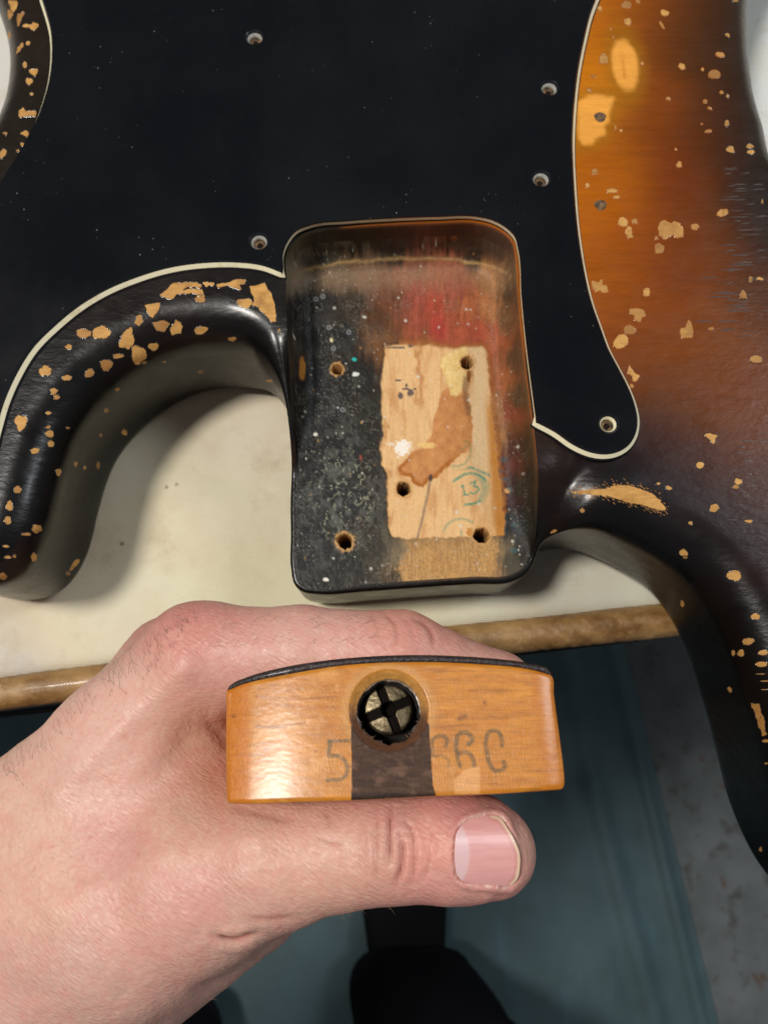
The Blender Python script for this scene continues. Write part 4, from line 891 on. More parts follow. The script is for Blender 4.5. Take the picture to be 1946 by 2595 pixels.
wal = mix(wal, lin((120, 88, 72)), .5 * sst(.55, .8, fbm(fx / 30, fy / 22, 7)))
wal = mix(wal, lin((36, 26, 24)), .7 * sst(2008, 2014, fy + (fbm(fx / 9, fy / 9, 3) - .5) * 6))
fc = mix(fc, wal, strm); fc = mix(fc, ringc, ring_m * (1 - .25 * strm))
fc = mix(fc, lin((28, 18, 12)), .85 * (1 - sst(5.8, 6.15, qh + (fbm(fx / 5, fy / 5, 4) - .5) * .5)))
m = M('aged_maple', rough=.44, spec=.4, coat=.5, coat_rough=.24)
m.set('Base Color', m.mixc(m.attr('Col'), m.ramp(m.noise(1600, 3, .6, m.map((.25, 2, 1))), [(.3, .82), (.7, 1.14)]), .7, 'MULTIPLY'))
m.set('Roughness', m.ramp(m.noise(700, 4, .6), [(.3, .3), (.7, .5)])); m.bmp(m.noise(1500, 3, .6, m.map((3.2, .5, 1))), .00014, .8); m.bmp(m.noise(520, 4, .65), .00022, .4); MAPLE = m.m
m = M('walnut', rough=.6, spec=.25); m.set('Base Color', m.mixc(m.attr('Col'), m.ramp(m.noise(900, 5, .65, m.map((.4, 2, 1))), [(.3, .6), (.7, 1.3)]), .8, 'MULTIPLY')); m.bmp(m.noise(1800, 4), .0002, .6); WALN = m.m
F3 = NW(nv, h); cen = nv[nf].mean(1); cp = np.column_stack(to_px(NW(cen, HF(cen[:, 0]))))
isw = inside(cp, np.array(Z9(STR, sT, tx, ty))) & (np.hypot(cen[:, 0] - hcen[0], cen[:, 1] - hcen[1]) > 7.5)
def sub(vv, ff, cc):
    u_, inv = np.unique(ff, return_inverse=True); return vv[u_], inv.reshape(ff.shape), cc[u_]
v, f, c = sub(F3, nf[~isw], fc); obj('heel_face', v, f, MAPLE, neck, col=c, label='amber maple heel face stamped with faded numbers')
v, f, c = sub(F3, nf[isw], fc); obj('walnut_stripe', v, f, WALN, neck, col=c, label='dark walnut plug below the screw hole')
# shaft
edge_h = HF(NL[:, 0]) - .35
cN = NL.mean(0); rows_ = []
for dep in [0, .25, .8, 5, 20, 60, 120, 200, 300, 400]:
    sx = 1 - .028 * dep / 60; sy = 1 - .12 * sst(60, 110, dep); q = (NL - cN) * [sx, sy] + cN
    if dep == .25: q = q - normals2(NL) * .12
    hh = edge_h - dep if dep < 1 else np.full(len(NL), -3.4 - dep)
    if dep > 60: q[:, 1] = np.where(q[:, 1] < cN[1], cN[1] + (q[:, 1] - cN[1]) * np.sqrt(np.clip(1 - .75 * (np.abs(q[:, 0] - cN[0]) / (31 * sx)) ** 2, .1, 1)), q[:, 1])
    rows_.append(NW(q, hh))
v, f = strip(rows_, True); kk = len(NL)
F_ = [list(map(int, t)) for t in f[:, ::-1]] + [list(range(len(v) - kk, len(v)))]
obj('neck_shaft', v, F_, MAPLE, neck, col=lin((186, 108, 30)) + np.zeros((len(v), 3)))
# fingerboard slab
m = M('rosewood', rough=.4, coat=.2); m.set('Base Color', m.mixc(tuple(lin((52, 38, 36))), tuple(lin((30, 22, 24))), m.ramp(m.noise(500, 5, .6, m.map((.5, 2, 1))), [(.35, 0.), (.65, 1.)]))); m.bmp(m.noise(1500, 4), .00035, .9); ROSE = m.m
outc = zn([(70, 214), (82, 203), (150, 172), (300, 130), (500, 96), (700, 77), (900, 69), (1100, 73), (1300, 87), (1450, 107), (1525, 128), (1545, 150)])
uo = resample(NPh(outc[:, 0], outc[:, 1]), .5, False); ui = resample(NPh(topc[:, 0], topc[:, 1]), .5, False); n_ = 120
li = lambda p: np.column_stack([np.interp(np.linspace(0, 1, n_), np.linspace(0, 1, len(p)), p[:, k]) for k in (0, 1)])
uo, ui = li(uo), li(ui)
eh = lambda q: HF(q[:, 0])
dn = np.array([0, -.28]); rag = (.10 * (vnoise(np.arange(n_) / 3., np.zeros(n_), 3) - .5))
R1 = NW(ui + dn * .2, eh(ui) - .5); R2 = NW(ui, eh(ui) + .02); R3 = NW(uo - [0, .45], eh(uo) - .05 + rag); R4 = NW(uo, eh(uo) - .6)
R4b = NW(uo, np.full(n_, -8.)); R5 = NW((uo - cN) * [.82, 1] + cN, np.full(n_, -400.)); R6 = NW((ui - cN) * [.82, 1] + cN - [0, .4], np.full(n_, -400.))
R5[:, 1] -= 0
v, f = strip([R1, R2, R3, R4, R4b, R5, R6], False); obj('fingerboard', v, f[:, ::-1], ROSE, neck)
# bore and screw
tb = t; rows_ = [NW(HL, np.full(96, -1.45)), NW((HL - hcen) * .98 + hcen, np.full(96, -2.2)), NW((HL - hcen) * .96 + hcen, np.full(96, -9.)), NW((HL - hcen) * .3 + hcen, np.full(96, -9.4)), NW((HL - hcen) * .01 + hcen, np.full(96, -9.4))]
v, f = strip(rows_, True); m = M('dark_bore', base=tuple(lin((26, 16, 11))), rough=.9); m.bmp(m.noise(2500, 3), .0004, 1); obj('screw_bore', v, f[:, ::-1], m.m, neck)  # bore wall and floor in one near-black brown
for i_ in range(9):          # splinters at the mouth of the bore
    a_ = RS.uniform(-2.9, -.2); p0 = hcen + 5.75 * np.array([math.cos(a_), math.sin(a_)]); p1 = p0 - RS.uniform(.5, 1.3) * np.array([math.cos(a_ + RS.uniform(-.5, .5)), math.sin(a_)]); s_ = np.array([-math.sin(a_), math.cos(a_)]) * .14
    v = np.vstack([NW([p0 + s_, p0 - s_, p1], np.array([-1.5, -1.5, -2.2])), NW([p0], np.array([-1.2]))]); obj('splinter', v, [[0, 1, 2], [0, 2, 3], [1, 3, 2], [0, 3, 1]], HOLEW, neck)
sc0 = NP(np.array(984.), np.array(1796.), -4.0); ga = np.radians(22)
t = np.linspace(0, 2 * np.pi, 65)[:-1]; SL = np.column_stack([4.62 * np.cos(t), 4.62 * np.sin(t)]); gg = grid_in([SL], .13, .09); sv, sf, _ = cdt([SL], gg)
ru = sv[:, 0] * math.cos(ga) + sv[:, 1] * math.sin(ga); rv = -sv[:, 0] * math.sin(ga) + sv[:, 1] * math.cos(ga); rad = np.hypot(ru, rv)
hs = -4.0 - .55 * (rad / 4.62) ** 2 - .4 * sst(4.3, 4.62, rad)
hw = .80 + .1 * (vnoise(sv[:, 0] * 2, sv[:, 1] * 2, 3) - .5); slot = np.minimum(np.abs(ru), np.abs(rv)); hs -= 1.1 * (1 - sst(hw * .9, hw * 1.2, slot))
hs -= 2.6 * (1 - sst(1.25, 1.55, np.maximum(np.abs(ru), np.abs(rv)) + .25 * np.minimum(np.abs(ru), np.abs(rv))))
m = M('tarnished_nickel', base=tuple(lin((130, 118, 92))), rough=.44, metal=.8)
m.set('Base Color', m.mixc(tuple(lin((140, 126, 98))), tuple(lin((58, 46, 30))), m.ramp(m.noise(420, 5, .65), [(.4, 0.), (.72, 1.)]))); m.bmp(m.noise(900, 4), .00025, .8); NICK = m.m
SLOT_DARK = M('screw_slot_dark', base=(.008, .006, .005), rough=.95, spec=.03).m  # recess dark of the slots and centre painted near-black
sd_ = (hs + .55 * (rad / 4.62) ** 2)[sf].mean(1) < -4.7
o = obj('cross_head_screw', NW(sv + sc0, hs), sf, [NICK, SLOT_DARK], neck, mi=sd_.astype(int))
rows_ = [NW(SL + sc0, np.full(64, -4.95)), NW(SL + sc0, np.full(64, -9.3))]; v, f = strip(rows_, True); obj('screw_shank', v, f[:, ::-1], NICK, neck)

# ------------------------------------------------------------------ the hand (one continuous surface)
def C3(px, py, d, r): return (Wd(px, py, d), r)
def capd(p, a, b):
    (A, ra), (B, rb) = a, b; ba = (B - A).astype(np.float32); A = A.astype(np.float32); q = [p[i] - A[i] for i in range(3)]
    hh = np.clip((q[0] * ba[0] + q[1] * ba[1] + q[2] * ba[2]) / float(ba @ ba), 0, 1)
    return np.sqrt((q[0] - hh * ba[0]) ** 2 + (q[1] - hh * ba[1]) ** 2 + (q[2] - hh * ba[2]) ** 2) - (ra + (rb - ra) * hh)
def smin(a, b, k):
    hh = np.clip(.5 + .5 * (b - a) / k, 0, 1); return b + (a - b) * hh - k * hh * (1 - hh)
THUMB = [C3(1255, 2160, 150.8, 7.5), C3(1222, 2150, 150, 9.0), C3(1130, 2138, 150, 10.2), C3(985, 2144, 150.5, 9.85), C3(850, 2156, 153, 10.6), C3(690, 2178, 156, 13.2), C3(520, 2228, 161, 17), C3(330, 2325, 166, 20), C3(100, 2450, 174, 24), C3(-260, 2640, 184, 27), C3(-620, 2830, 190, 29)]
INDEX = [C3(1290, 1880, 172, 7.6), C3(1255, 1752, 170, 8.6), C3(1015, 1664, 167, 9.9), C3(760, 1655, 169, 10.3), C3(505, 1672, 173, 12.4)]
IMET = [C3(505, 1672, 173, 12.4), C3(300, 1880, 175, 14.5), C3(120, 2065, 178, 16.5), C3(-120, 2230, 184, 21), C3(-560, 2480, 192, 27)]
MID = [C3(1180, 1900, 190, 7.6), C3(1190, 1770, 188, 8.6), C3(960, 1692, 186, 9.6), C3(440, 1694, 190, 12.2)]
RING = [C3(1090, 1920, 206, 7), C3(1090, 1800, 205, 8.2), C3(900, 1722, 204, 9.2), C3(395, 1742, 205, 11.6)]
PINK = [C3(920, 1930, 221, 6.4), C3(940, 1840, 221, 7.2), C3(790, 1775, 220, 8), C3(350, 1810, 219, 10.8)]
def chain(p, c, k):
    d = None
    for a, b in zip(c[:-1], c[1:]):
        e = capd(p, a, b); d = e if d is None else smin(d, e, k)
    return d
_o = np.argsort(uvb[:, 0]); UBX, UBY = uvb[_o, 0], uvb[_o, 1]
def neck_sdf(p):
    q = [p[i] - np.float32(CF[i]) for i in range(3)]
    u = q[0] * un[0] + q[1] * un[1] + q[2] * un[2]; v = q[0] * vn[0] + q[1] * vn[1] + q[2] * vn[2]; w_ = q[0] * wn[0] + q[1] * wn[1] + q[2] * wn[2]
    sc_ = 1 + .028 * w_ / 60; u0 = (NL[:, 0].min() + NL[:, 0].max()) / 2; hw_ = (NL[:, 0].max() - NL[:, 0].min()) / 2 * sc_; v0, v1 = NL[:, 1].min() - .2, NL[:, 1].max() + 1.2
    return np.maximum(np.maximum(np.abs(u - u0) - hw_ + .35, np.maximum(v - np.interp(u, uo[:, 0], uo[:, 1]) + .4, np.interp(u, UBX, UBY) - v + .5)), w_ - 2)
def hand_sdf(p):
    f = chain(p, INDEX, 2.5); f = np.minimum(f, 1e9)
    f = smin(f, chain(p, MID, 2.5), 1.6); f = smin(f, chain(p, RING, 2.5), 1.6); f = smin(f, chain(p, PINK, 2.5), 1.6)
    th = chain(p, THUMB, 4)
    pal = chain(p, IMET, 4)
    for a, b in [((440, 1694, 190, 12.2), (90, 2100, 196, 16)), ((395, 1742, 205, 11.6), (60, 2150, 212, 15)), ((350, 1810, 219, 10.8), (20, 2200, 224, 14)), ((60, 2150, 200, 20), (-560, 2480, 205, 27)),
                 ((455, 1800, 176, 10.5), (250, 2130, 176, 20)), ((560, 1830, 184, 8.5), (560, 2080, 171, 11)), ((420, 2000, 172, 13), (200, 2260, 174, 22)), ((500, 2000, 195, 12), (250, 2250, 200, 22)), ((560, 2130, 166, 12), (300, 2150, 174, 18)),
                 ((640, 2280, 172, 11.5), (400, 2400, 178, 17))]:
        pal = smin(pal, capd(p, C3(*a), C3(*b)), 9)
    d = smin(pal, f, 5.0); d = smin(d, th, 8.5)
    return np.maximum(d, -neck_sdf(p))
hx = .98; lo = np.array([-165., -140., T0 - 62.]); hi = np.array([66., 42., T0 + 52.])
ax = [np.arange(lo[i], hi[i], hx, dtype=np.float32) for i in range(3)]
vol = hand_sdf([ax[0][:, None, None], ax[1][None, :, None], ax[2][None, None, :]])
hv, hf = surface_nets(np.broadcast_to(vol, [len(a) for a in ax]), lo, hx)
me = bpy.data.meshes.new('tmp'); me.from_pydata(hv.tolist(), [], hf.tolist()); ot = bpy.data.objects.new('tmp', me); sc.collection.objects.link(ot)
md_ = ot.modifiers.new('s', 'SUBSURF'); md_.levels = 1; dg = bpy.context.evaluated_depsgraph_get(); me2 = bpy.data.meshes.new_from_object(ot.evaluated_get(dg)); bpy.data.objects.remove(ot)
n_ = len(me2.vertices); co = np.zeros(n_ * 3, np.float32); me2.vertices.foreach_get('co', co); hv = co.reshape(-1, 3).astype(float)
hf = np.zeros(len(me2.loops), np.int32); me2.loops.foreach_get('vertex_index', hf); hf = hf.reshape(-1, 4)
def grad(v, e=.3):
    g = np.zeros_like(v)
    for i in range(3):
        a = v.copy(); b = v.copy(); a[:, i] += e; b[:, i] -= e; g[:, i] = hand_sdf(a.T) - hand_sdf(b.T)
    return g / (2 * e)
vis0 = hand_sdf(hv.T); G_ = grad(hv); gl_ = (G_ ** 2).sum(1) + 1e-3; hv = hv - G_ * (np.clip(vis0, -.6, .6) / gl_)[:, None]
HN = G_ / np.sqrt(gl_)[:, None]
hpx, hpy = to_px(hv); HXY = np.column_stack([hpx, hpy]); facing = (HN * (EYE - hv)).sum(1) / np.linalg.norm(EYE - hv, axis=1)
vis = facing > -.05
NAIL = np.array([(1154, 2200), (1152, 2148), (1159, 2106), (1176, 2086), (1210, 2072), (1247, 2067), (1266, 2072), (1284, 2096), (1303, 2129), (1316, 2163), (1317, 2193), (1309, 2230), (1296, 2243), (1247, 2242), (1191, 2238), (1169, 2230), (1157, 2215)], float)
NAILL = resample(ccw(NAIL), 4, True, 1)
disp = np.zeros(len(hv)); crease_shade = np.zeros(len(hv))
def crease(pts, dep, wd, closeup=True, bulge=.16):
    global disp, crease_shade
    pts = np.array(Z9(pts, .3737, 780, 1980)) if closeup else np.array(pts, float)
    pts = resample(pts, 4, False) if len(pts) > 2 else pts
    m_ = vis & (hpx > pts[:, 0].min() - 60) & (hpx < pts[:, 0].max() + 60) & (hpy > pts[:, 1].min() - 60) & (hpy < pts[:, 1].max() + 60)
    d, i, t_ = dpoly(HXY[m_], pts, False, True); s = (i + t_) / max(1, len(pts) - 1); env = np.clip(np.sin(np.pi * np.clip(s, .06, .94)) * 1.6, 0, 1)
    disp[m_] += env * (-dep * np.exp(-(d / (wd * .85)) ** 2) + dep * bulge * np.exp(-((d - wd * 2.4) / (wd * 1.5)) ** 2)); crease_shade[m_] = np.maximum(crease_shade[m_], env * np.exp(-(d / (wd * .62)) ** 2) * min(1, dep * 1.6))
crease([(465, 150), (462, 300), (455, 450), (458, 600), (470, 740)], .22, 7)
crease([(578, 170), (555, 280), (553, 400), (560, 560)], .85, 6.5); crease([(660, 215), (655, 265), (690, 310), (718, 400), (725, 480), (722, 600), (700, 700)], .45, 6)
crease([(622, 360), (640, 430), (640, 520), (625, 620), (600, 715)], .95, 6.5); crease([(775, 350), (800, 430), (822, 520), (795, 640), (765, 700)], .2, 6)
crease([(815, 290), (835, 340), (838, 430)], .15, 5); crease([(860, 340), (876, 430), (874, 540)], .12, 5); crease([(590, 350), (640, 348), (700, 352)], .12, 6); crease([(655, 470), (700, 462), (800, 462)], .1, 5)
crease([(120, 190), (140, 260), (150, 330)], .2, 9); crease([(40, 380), (130, 400), (260, 440)], .18, 9)
for k in range(9): x0 = 330 + k * 17; crease([(x0, 300 + 20 * (k % 3)), (x0 + 6, 480), (x0 + 2, 640 - 15 * (k % 4))], .06, 5)
for k in range(7): x0 = 740 + k * 26; crease([(x0, 180 + 14 * (k % 3)), (x0 + 16, 300), (x0 + 18, 420)], .05, 4.5)
crease([(545, 2370), (575, 2381), (610, 2380), (650, 2364)], .8, 9, False, .5); crease([(620, 2330), (690, 2330), (760, 2322)], .25, 10, False)
crease([(964, 1552), (992, 1572), (1004, 1604), (1000, 1640)], .28, 8, False); crease([(1040, 1566), (1075, 1580), (1094, 1604), (1100, 1640)], .3, 8, False); crease([(930, 1550), (950, 1575), (958, 1610)], .12, 7, False); crease([(1016, 1558), (1040, 1590), (1050, 1630)], .12, 7, False)
crease([(520, 1830), (560, 1870), (590, 1910)], .3, 16, False); crease([(560, 2040), (640, 2060), (760, 2085)], .2, 16, False)
nd_ = np.where(inside(HXY, NAILL), -1, 1) * dpoly(HXY, NAILL, True); nz_ = vis & (hpx > 1050) & (hpy > 1980) & (hpy < 2330)
fold = np.where(nz_, .34 * np.exp(-((nd_ - 11) / 8.0) ** 2) * (1 - .8 * sst(1290, 1320, hpx)) - .5 * (1 - sst(-4, 5, nd_)) - .18 * np.exp(-((nd_ - 1) / 3) ** 2), 0)
disp += fold
big = (fbm(hpx / 60, hpy / 60, 3) - .5) * .5; ca_ = (hpx * .55 + hpy * .83); cb_ = (hpx * .83 - hpy * .55)
fine = (fbm(ca_ / 7, cb_ / 42, 5, 2) - .5) * .06 * sst(1250, 700, hpx)
tend = .8 * np.exp(-(dpoly(HXY, [(470, 1690), (300, 1850), (150, 2010)]) / 34) ** 2) - .7 * np.exp(-(dpoly(HXY, [(520, 1790), (430, 1930), (330, 2090)]) / 44) ** 2) + .5 * np.exp(-(dpoly(HXY, [(640, 2130), (430, 2170), (150, 2300)]) / 40) ** 2)
disp += np.where(vis, big + fine + tend * (hpx < 700), 0)
hv2 = hv + HN * disp[:, None]
# keep skin clear of the neck
nsd = neck_sdf(hv2.T); 
HC = [(490, 1600, 208, 132, 120), (560, 1680, 212, 152, 140), (800, 1600, 218, 162, 148), (1050, 1600, 206, 136, 122), (1250, 1660, 200, 142, 126), (300, 1790, 226, 178, 162), (200, 1950, 224, 176, 160), (380, 1980, 220, 166, 150), (500, 1880, 214, 160, 136), (560, 1960, 210, 148, 118), (450, 2100, 222, 172, 150),  # skin tones, with warm bounce beside the neck partly painted in
      (700, 2120, 218, 166, 146), (850, 2150, 216, 164, 144), (950, 2150, 208, 150, 132), (1090, 2150, 222, 144, 128), (1000, 2060, 204, 144, 132), (1180, 2055, 196, 124, 118), (1250, 2060, 190, 128, 118), (1335, 2150, 200, 148, 132), (1240, 2256, 208, 140, 134), (1120, 2250, 216, 146, 136), (500, 2280, 212, 150, 138), (340, 2330, 218, 160, 146),
      (100, 2250, 226, 176, 154), (200, 2480, 208, 162, 148), (50, 2500, 206, 158, 144), (600, 2350, 214, 164, 148), (300, 2150, 216, 158, 146), (60, 2080, 224, 178, 158)]
hc_ = idw(hpx, hpy, HC, 3.4); hc_ = (hc_ * .84 + lin((228, 190, 178)) * .16) * .85 * np.array([1.0, 1.02, 1.0])
hc_ = mix(hc_, lin((206, 128, 120)),   .22 * sst(.48, .78, fbm(hpx / 34, hpy / 34, 2, 5))); hc_ = mix(hc_, lin((228, 190, 168)), .22 * sst(.5, .8, fbm(hpx / 11 + 9, hpy / 9, 6, 5))); hc_ = mix(hc_, lin((206, 124, 116)), .2 * sst(.50, .72, fbm(hpx / 9, hpy / 12, 1, 4)))
hc_ = mix(hc_, lin((128, 56, 44)), crease_shade * .8)  # shade of the creases painted into the skin colour
cut = np.where(nz_, np.exp(-((nd_ - 3.0) / 2.6) ** 2) * sst(.35, .6, fbm(hpx / 7, hpy / 7, 4)) * (1 - sst(1270, 1300, hpx)), 0); hc_ = mix(hc_, lin((236, 214, 200)), cut * .8)
hc_ = mix(hc_, lin((176, 96, 84)), np.where(nz_, .5 * np.exp(-((nd_ - 1.0) / 2.2) ** 2), 0))
m = M('skin', rough=.46, spec=.4)
c = m.mixc(m.attr('Col'), tuple(lin((196, 110, 100))), m.ramp(m.noise(420, 5, .7), [(.52, 0.), (.8, .16)]))
m.set('Base Color', c); m.b.inputs['Subsurface Weight'].default_value = .12; m.b.inputs['Subsurface Radius'].default_value = (1.0, .32, .18); m.b.inputs['Subsurface Scale'].default_value = .0016
m.bmp(m.vor(1500, m.map((.45, 1, .8), (0, 0, .55)), 'F1'), .00012, .75); m.bmp(m.noise(2300, 3, .6, m.map((.16, 1, .6), (0, 0, .5))), .00016, .75); m.bmp(m.noise(1700, 3, .6, m.map((1, .2, .6), (0, 0, .35))), .00008, .6)
m.set('Roughness', m.ramp(m.noise(900, 3), [(.3, .36), (.7, .56)])); SKIN = m.m
person = thing('person', 'person in black trousers and shoes whose pale hand grips the guitar neck', 'person', (0, -330, 0))
hand = obj('hand', hv2, hf[:, ::-1] if False else hf, SKIN, person, col=hc_, label='pale hand with thumb along the near side of the neck and fingers curled behind it')
HB = BVHTree.FromPolygons([tuple(a) for a in hv2], [tuple(map(int, q)) for q in hf])
HB0 = BVHTree.FromPolygons([tuple(a) for a in hv], [tuple(map(int, q)) for q in hf])
def hcast(q, tree=HB):
    out = []
    for v in ray(q[:, 0], q[:, 1]):
        h_ = tree.ray_cast(Vector(EYE), Vector(v).normalized())
        if h_[0] is None: out.append((np.full(3, np.nan), np.zeros(3))); continue
        n = h_[1]; n = n if n.dot(Vector(v)) < 0 else -n; out.append((np.array(h_[0]), np.array(n)))
    return np.array([a for a, b in out]), np.array([b for a, b in out])
# thumbnail
gx, gy = np.meshgrid(np.arange(1150, 1320, 2.6), np.arange(2060, 2250, 2.6)); gp = np.column_stack([gx.ravel(), gy.ravel()]); gp = gp[inside(gp, NAILL)]; gp = gp[dpoly(gp, NAILL, True) > 1.5]
nv_, nf_, _ = cdt([NAILL], gp); c3, n3 = hcast(nv_, HB0); dE = dpoly(nv_, NAILL, True)
AXc = np.array([np.nanmean(c3[:, 0]), np.nanmean(c3[:, 1]), 0])
free = sst(1262, 1282, nv_[:, 0]); lift = .02 + .30 * sst(0, 16, dE) + .12 * free + .02 * np.sin(nv_[:, 1] / 3.1)
N3 = c3 + n3 * lift[:, None]
nx_ = (nv_[:, 0] - 1235) / 80; ny_ = (nv_[:, 1] - 2155) / 90; Dn = (N3 - EYE) @ FWD; okn = ~np.isnan(Dn)
Bn = np.column_stack([np.ones_like(nx_), nx_, ny_, ny_ ** 2, nx_ * ny_, ny_ ** 4]); cf_ = np.linalg.lstsq(Bn[okn], Dn[okn], rcond=None)[0]; print('nail fit', cf_)
N3 = Wd(nv_[:, 0], nv_[:, 1], Bn @ cf_ )
fe = dpoly(nv_, NAIL[5:13]); ln_ = 1 - sst(-5, 5, nv_[:, 0] - (1190 - ((nv_[:, 1] - 2165) / 60) ** 2 * 14.0))
ncol = mix(lin((220, 164, 158)) + np.zeros((len(nv_), 3)), lin((208, 146, 144)), fbm(nv_[:, 0] / 60, nv_[:, 1] / 7, 2)); ncol = mix(ncol, lin((218, 190, 192)), ln_ * .65)
ncol = mix(ncol, lin((214, 190, 156)), .9 * (1 - sst(3.5, 6.5, fe))); ncol = mix(ncol, lin((190, 128, 116)), .7 * np.exp(-((fe - 10) / 2.0) ** 2))
m = M('nail', rough=.36, spec=.5, coat=.1); m.set('Base Color', m.attr('Col')); m.b.inputs['Subsurface Weight'].default_value = .1; m.b.inputs['Subsurface Scale'].default_value = .001; m.bmp(m.noise(900, 3, .6, m.map((.06, 1, 1))), .00006, .7)
rim = [N3[:len(NAILL)], N3[:len(NAILL)] - n3[:len(NAILL)] * .7] if False else None
nb_ = len(NAILL); c3b, n3b = hcast(NAILL, HB0); rimv = np.vstack([N3[:nb_], c3b - n3b * 1.2]); i = np.arange(nb_); j = (i + 1) % nb_; rf_ = np.stack([i, j, nb_ + j, nb_ + i], 1)
V_ = np.vstack([N3, rimv]); F_ = [list(map(int, q)) for q in nf_] + [list(map(int, q + len(N3))) for q in rf_]
ok = ~np.isnan(V_).any(1); print('nail nan', (~ok).sum()); V_[~ok] = np.nanmean(V_, 0)
obj('thumbnail', V_, F_, m.m, hand, col=np.vstack([ncol, np.tile(lin((206, 150, 140)), (len(rimv), 1))]))
# hairs
def hairs(name, roots, dirs, Ls, rad, colr):
    vs_, fs_ = [], []; n = 0; c3, n3 = hcast(roots)
    for p, nn, dpx, L in zip(c3, n3, dirs, Ls):
        if np.isnan(p).any() or abs(neck_sdf(p[:, None])[0]) < .7 or (p - EYE) @ FWD > 215: continue
        t_ = RGT * dpx[0] - UPV * dpx[1]; t_ = t_ - nn * (t_ @ nn) * .8; t_ /= np.linalg.norm(t_) + 1e-9; curl = RS.normal(0, .35)
        sd = np.cross(t_, nn); q = p.copy(); S_ = 5
        for k in range(S_ + 1):
            fr = k / S_; w_ = rad * (1 - .85 * fr); dr = t_ * math.cos(curl * fr) + sd * math.sin(curl * fr) + nn * (.55 - .5 * fr)
            for a_ in (0, 2.09, 4.19): vs_.append(q + sd * w_ * math.cos(a_) + nn * w_ * math.sin(a_))
            q = q + dr * L / S_
        for k in range(S_):
            for a_ in range(3): fs_.append([n + k * 3 + a_, n + k * 3 + (a_ + 1) % 3, n + (k + 1) * 3 + (a_ + 1) % 3, n + (k + 1) * 3 + a_])
        n += (S_ + 1) * 3
    mm = M(name + '_mat', base=tuple(lin(colr)), rough=.4); obj(name, np.array(vs_), fs_, mm.m, hand, kind='stuff')
ne = 120; s_ = RS.rand(ne); ex = np.interp(s_, [0, .15, .4, .6, 1], [500, 430, 312, 203, 0]); ey = np.interp(s_, [0, .15, .4, .6, 1], [1545, 1585, 1690, 1775, 1950]); off_ = np.abs(RS.normal(0, 26, ne)) + 2
R1_ = np.column_stack([ex + off_ * .7, ey + off_ * .75]); dr_ = np.column_stack([RS.normal(-.35, .5, ne), RS.normal(-.9, .4, ne)]); hairs('dark_hair', R1_, dr_, RS.uniform(2.0, 5.2, ne), .030, (60, 46, 38))
nf2 = 900; R2_ = np.column_stack([RS.uniform(0, 1000, nf2), RS.uniform(1560, 2560, nf2)]); hairs('pale_hair', R2_, np.column_stack([RS.normal(.5, .4, nf2), RS.normal(.55, .5, nf2)]), RS.uniform(.8, 2.4, nf2), .022, (214, 176, 140))
nk_ = 60; R3_ = np.column_stack([RS.uniform(520, 960, nk_), RS.uniform(1560, 1640, nk_)]); hairs('knuckle_hair', R3_, np.column_stack([RS.normal(.7, .4, nk_), RS.normal(-.5, .4, nk_)]), RS.uniform(1, 3, nk_), .026, (90, 64, 48))

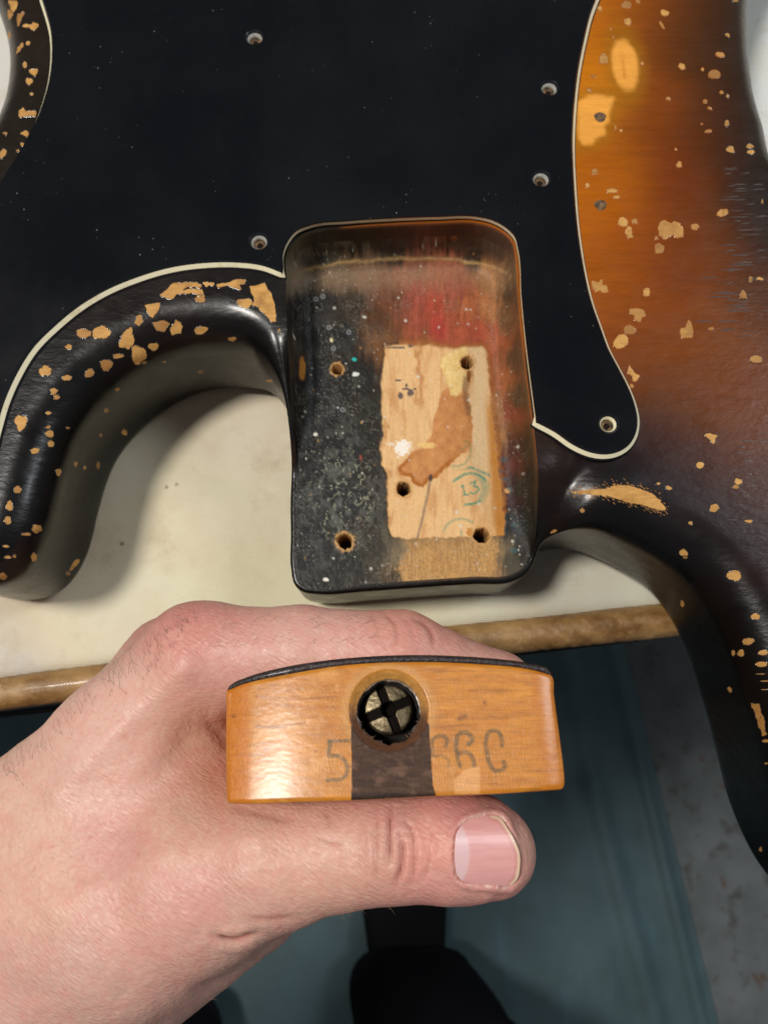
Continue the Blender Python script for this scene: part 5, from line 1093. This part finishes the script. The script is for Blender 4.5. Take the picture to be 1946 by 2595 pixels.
# ------------------------------------------------------------------ legs and shoes of the person, far below
m = M('black_denim', base=(.004, .004, .006), rough=.95, spec=.15); m.bmp(m.noise(300, 4), .001, .6); DEN = m.m
m = M('black_shoe', base=(.004, .004, .005), rough=.8, spec=.2); SHO = m.m
def leg(ank, knee, ra, rb, foot):
    rows_ = []; t = np.linspace(0, 2 * np.pi, 49)[:-1]
    for s in np.linspace(0, 1, 30):
        c0 = np.array(ank) * (1 - s) + np.array(knee) * s; rr = ra * (1 - s) + rb * s; rr = rr * (1 + .13 * np.abs(np.sin(2 * t)) ** 1.5 * (1 - .5 * s)); fold_ = 1 + .07 * np.sin(3 * t + 9 * s) * (1 - s) + .05 * (vnoise(np.cos(t) * 2 + s * 9, np.sin(t) * 2 + s * 5, 3) - .5) * 2
        rows_.append(np.column_stack([c0[0] + rr * fold_ * np.cos(t), c0[1] + rr * 1.08 * fold_ * np.sin(t), np.full(48, c0[2]) + 6 * np.sin(2 * t) * (1 - s)]))
    rows_.append(np.tile(rows_[-1].mean(0) + [0, 0, 8], (48, 1)) * .9 + rows_[-1] * .1)
    rows_.insert(0, rows_[0] * .995 + rows_[0].mean(0) * .005 + [0, 0, 3]); v, f = strip(rows_, True, flip=True); obj('trouser_leg', v, f, DEN, person)
    (fx_, fy_), (dx, dy), L = foot; dx, dy = np.array([dx, dy]) / math.hypot(dx, dy); prof = [(-.02, .55, .0), (0, .62, 60), (.15, .78, 78), (.35, .74, 82), (.55, .88, 62), (.75, 1.0, 48), (.9, .86, 40), (.97, .6, 32), (1.0, .25, 18), (1.01, .02, 12)]
    rows_ = []; tt_ = np.linspace(0, 2 * np.pi, 41)[:-1]
    for s, wd, hh_ in prof:
        hh_ = max(hh_, 6); cxx = np.sign(np.cos(tt_)) * np.abs(np.cos(tt_)) ** .8 * 54 * wd; zz = 1.0 + hh_ * (.5 + .5 * np.sign(np.sin(tt_)) * np.abs(np.sin(tt_)) ** .6)
        rows_.append(np.column_stack([fx_ + dx * L * s - dy * cxx, fy_ + dy * L * s + dx * cxx, 5 + zz]))
    v, f = strip(rows_, True); obj('shoe', v, f, SHO, person)
# sleeve of the same arm, beyond the left of the frame
s0, s1 = Wd(-430, 2725, 187.), np.array([-430., -360., T0 - 10.]); ax_ = (s1 - s0) / np.linalg.norm(s1 - s0); b1 = np.cross(ax_, [0, 0, 1.]); b1 /= np.linalg.norm(b1); b2 = np.cross(ax_, b1)
rows_ = []; t = np.linspace(0, 2 * np.pi, 49)[:-1]; Ls = np.linalg.norm(s1 - s0)
for s, r_ in [(.012, 27), (0, 31), (.004, 34), (.02, 35)] + [(x, 34 + 12 * x) for x in np.linspace(.05, 1, 26)] + [(1.01, 30), (1.012, 1)]:
    rr = r_ * (1 + .05 * np.sin(26 * s + 2 * np.cos(t)) * (s > .03)); rows_.append(s0 + ax_ * s * Ls + b1 * (rr * np.cos(t))[:, None] + b2 * (rr * np.sin(t))[:, None])
v, f = strip(rows_, True); obj('sleeve', v, f, DEN, person)
a0 = P(1040, 2265, -T0 + 30); ac = P(1046, 2405, -T0 + 75); leg((ac[0] + 2, ac[1] - 74, 70), (ac[0] + 150, ac[1] - 190, 430), 72, 104, ((a0[0] + 2, a0[1] - 215), (-.05, 1), 262))
leg((a0[0] - 300, a0[1] - 175, 70), (a0[0] - 330, a0[1] - 270, 470), 74, 90, ((a0[0] - 292, a0[1] - 235), (-.1, 1), 240))
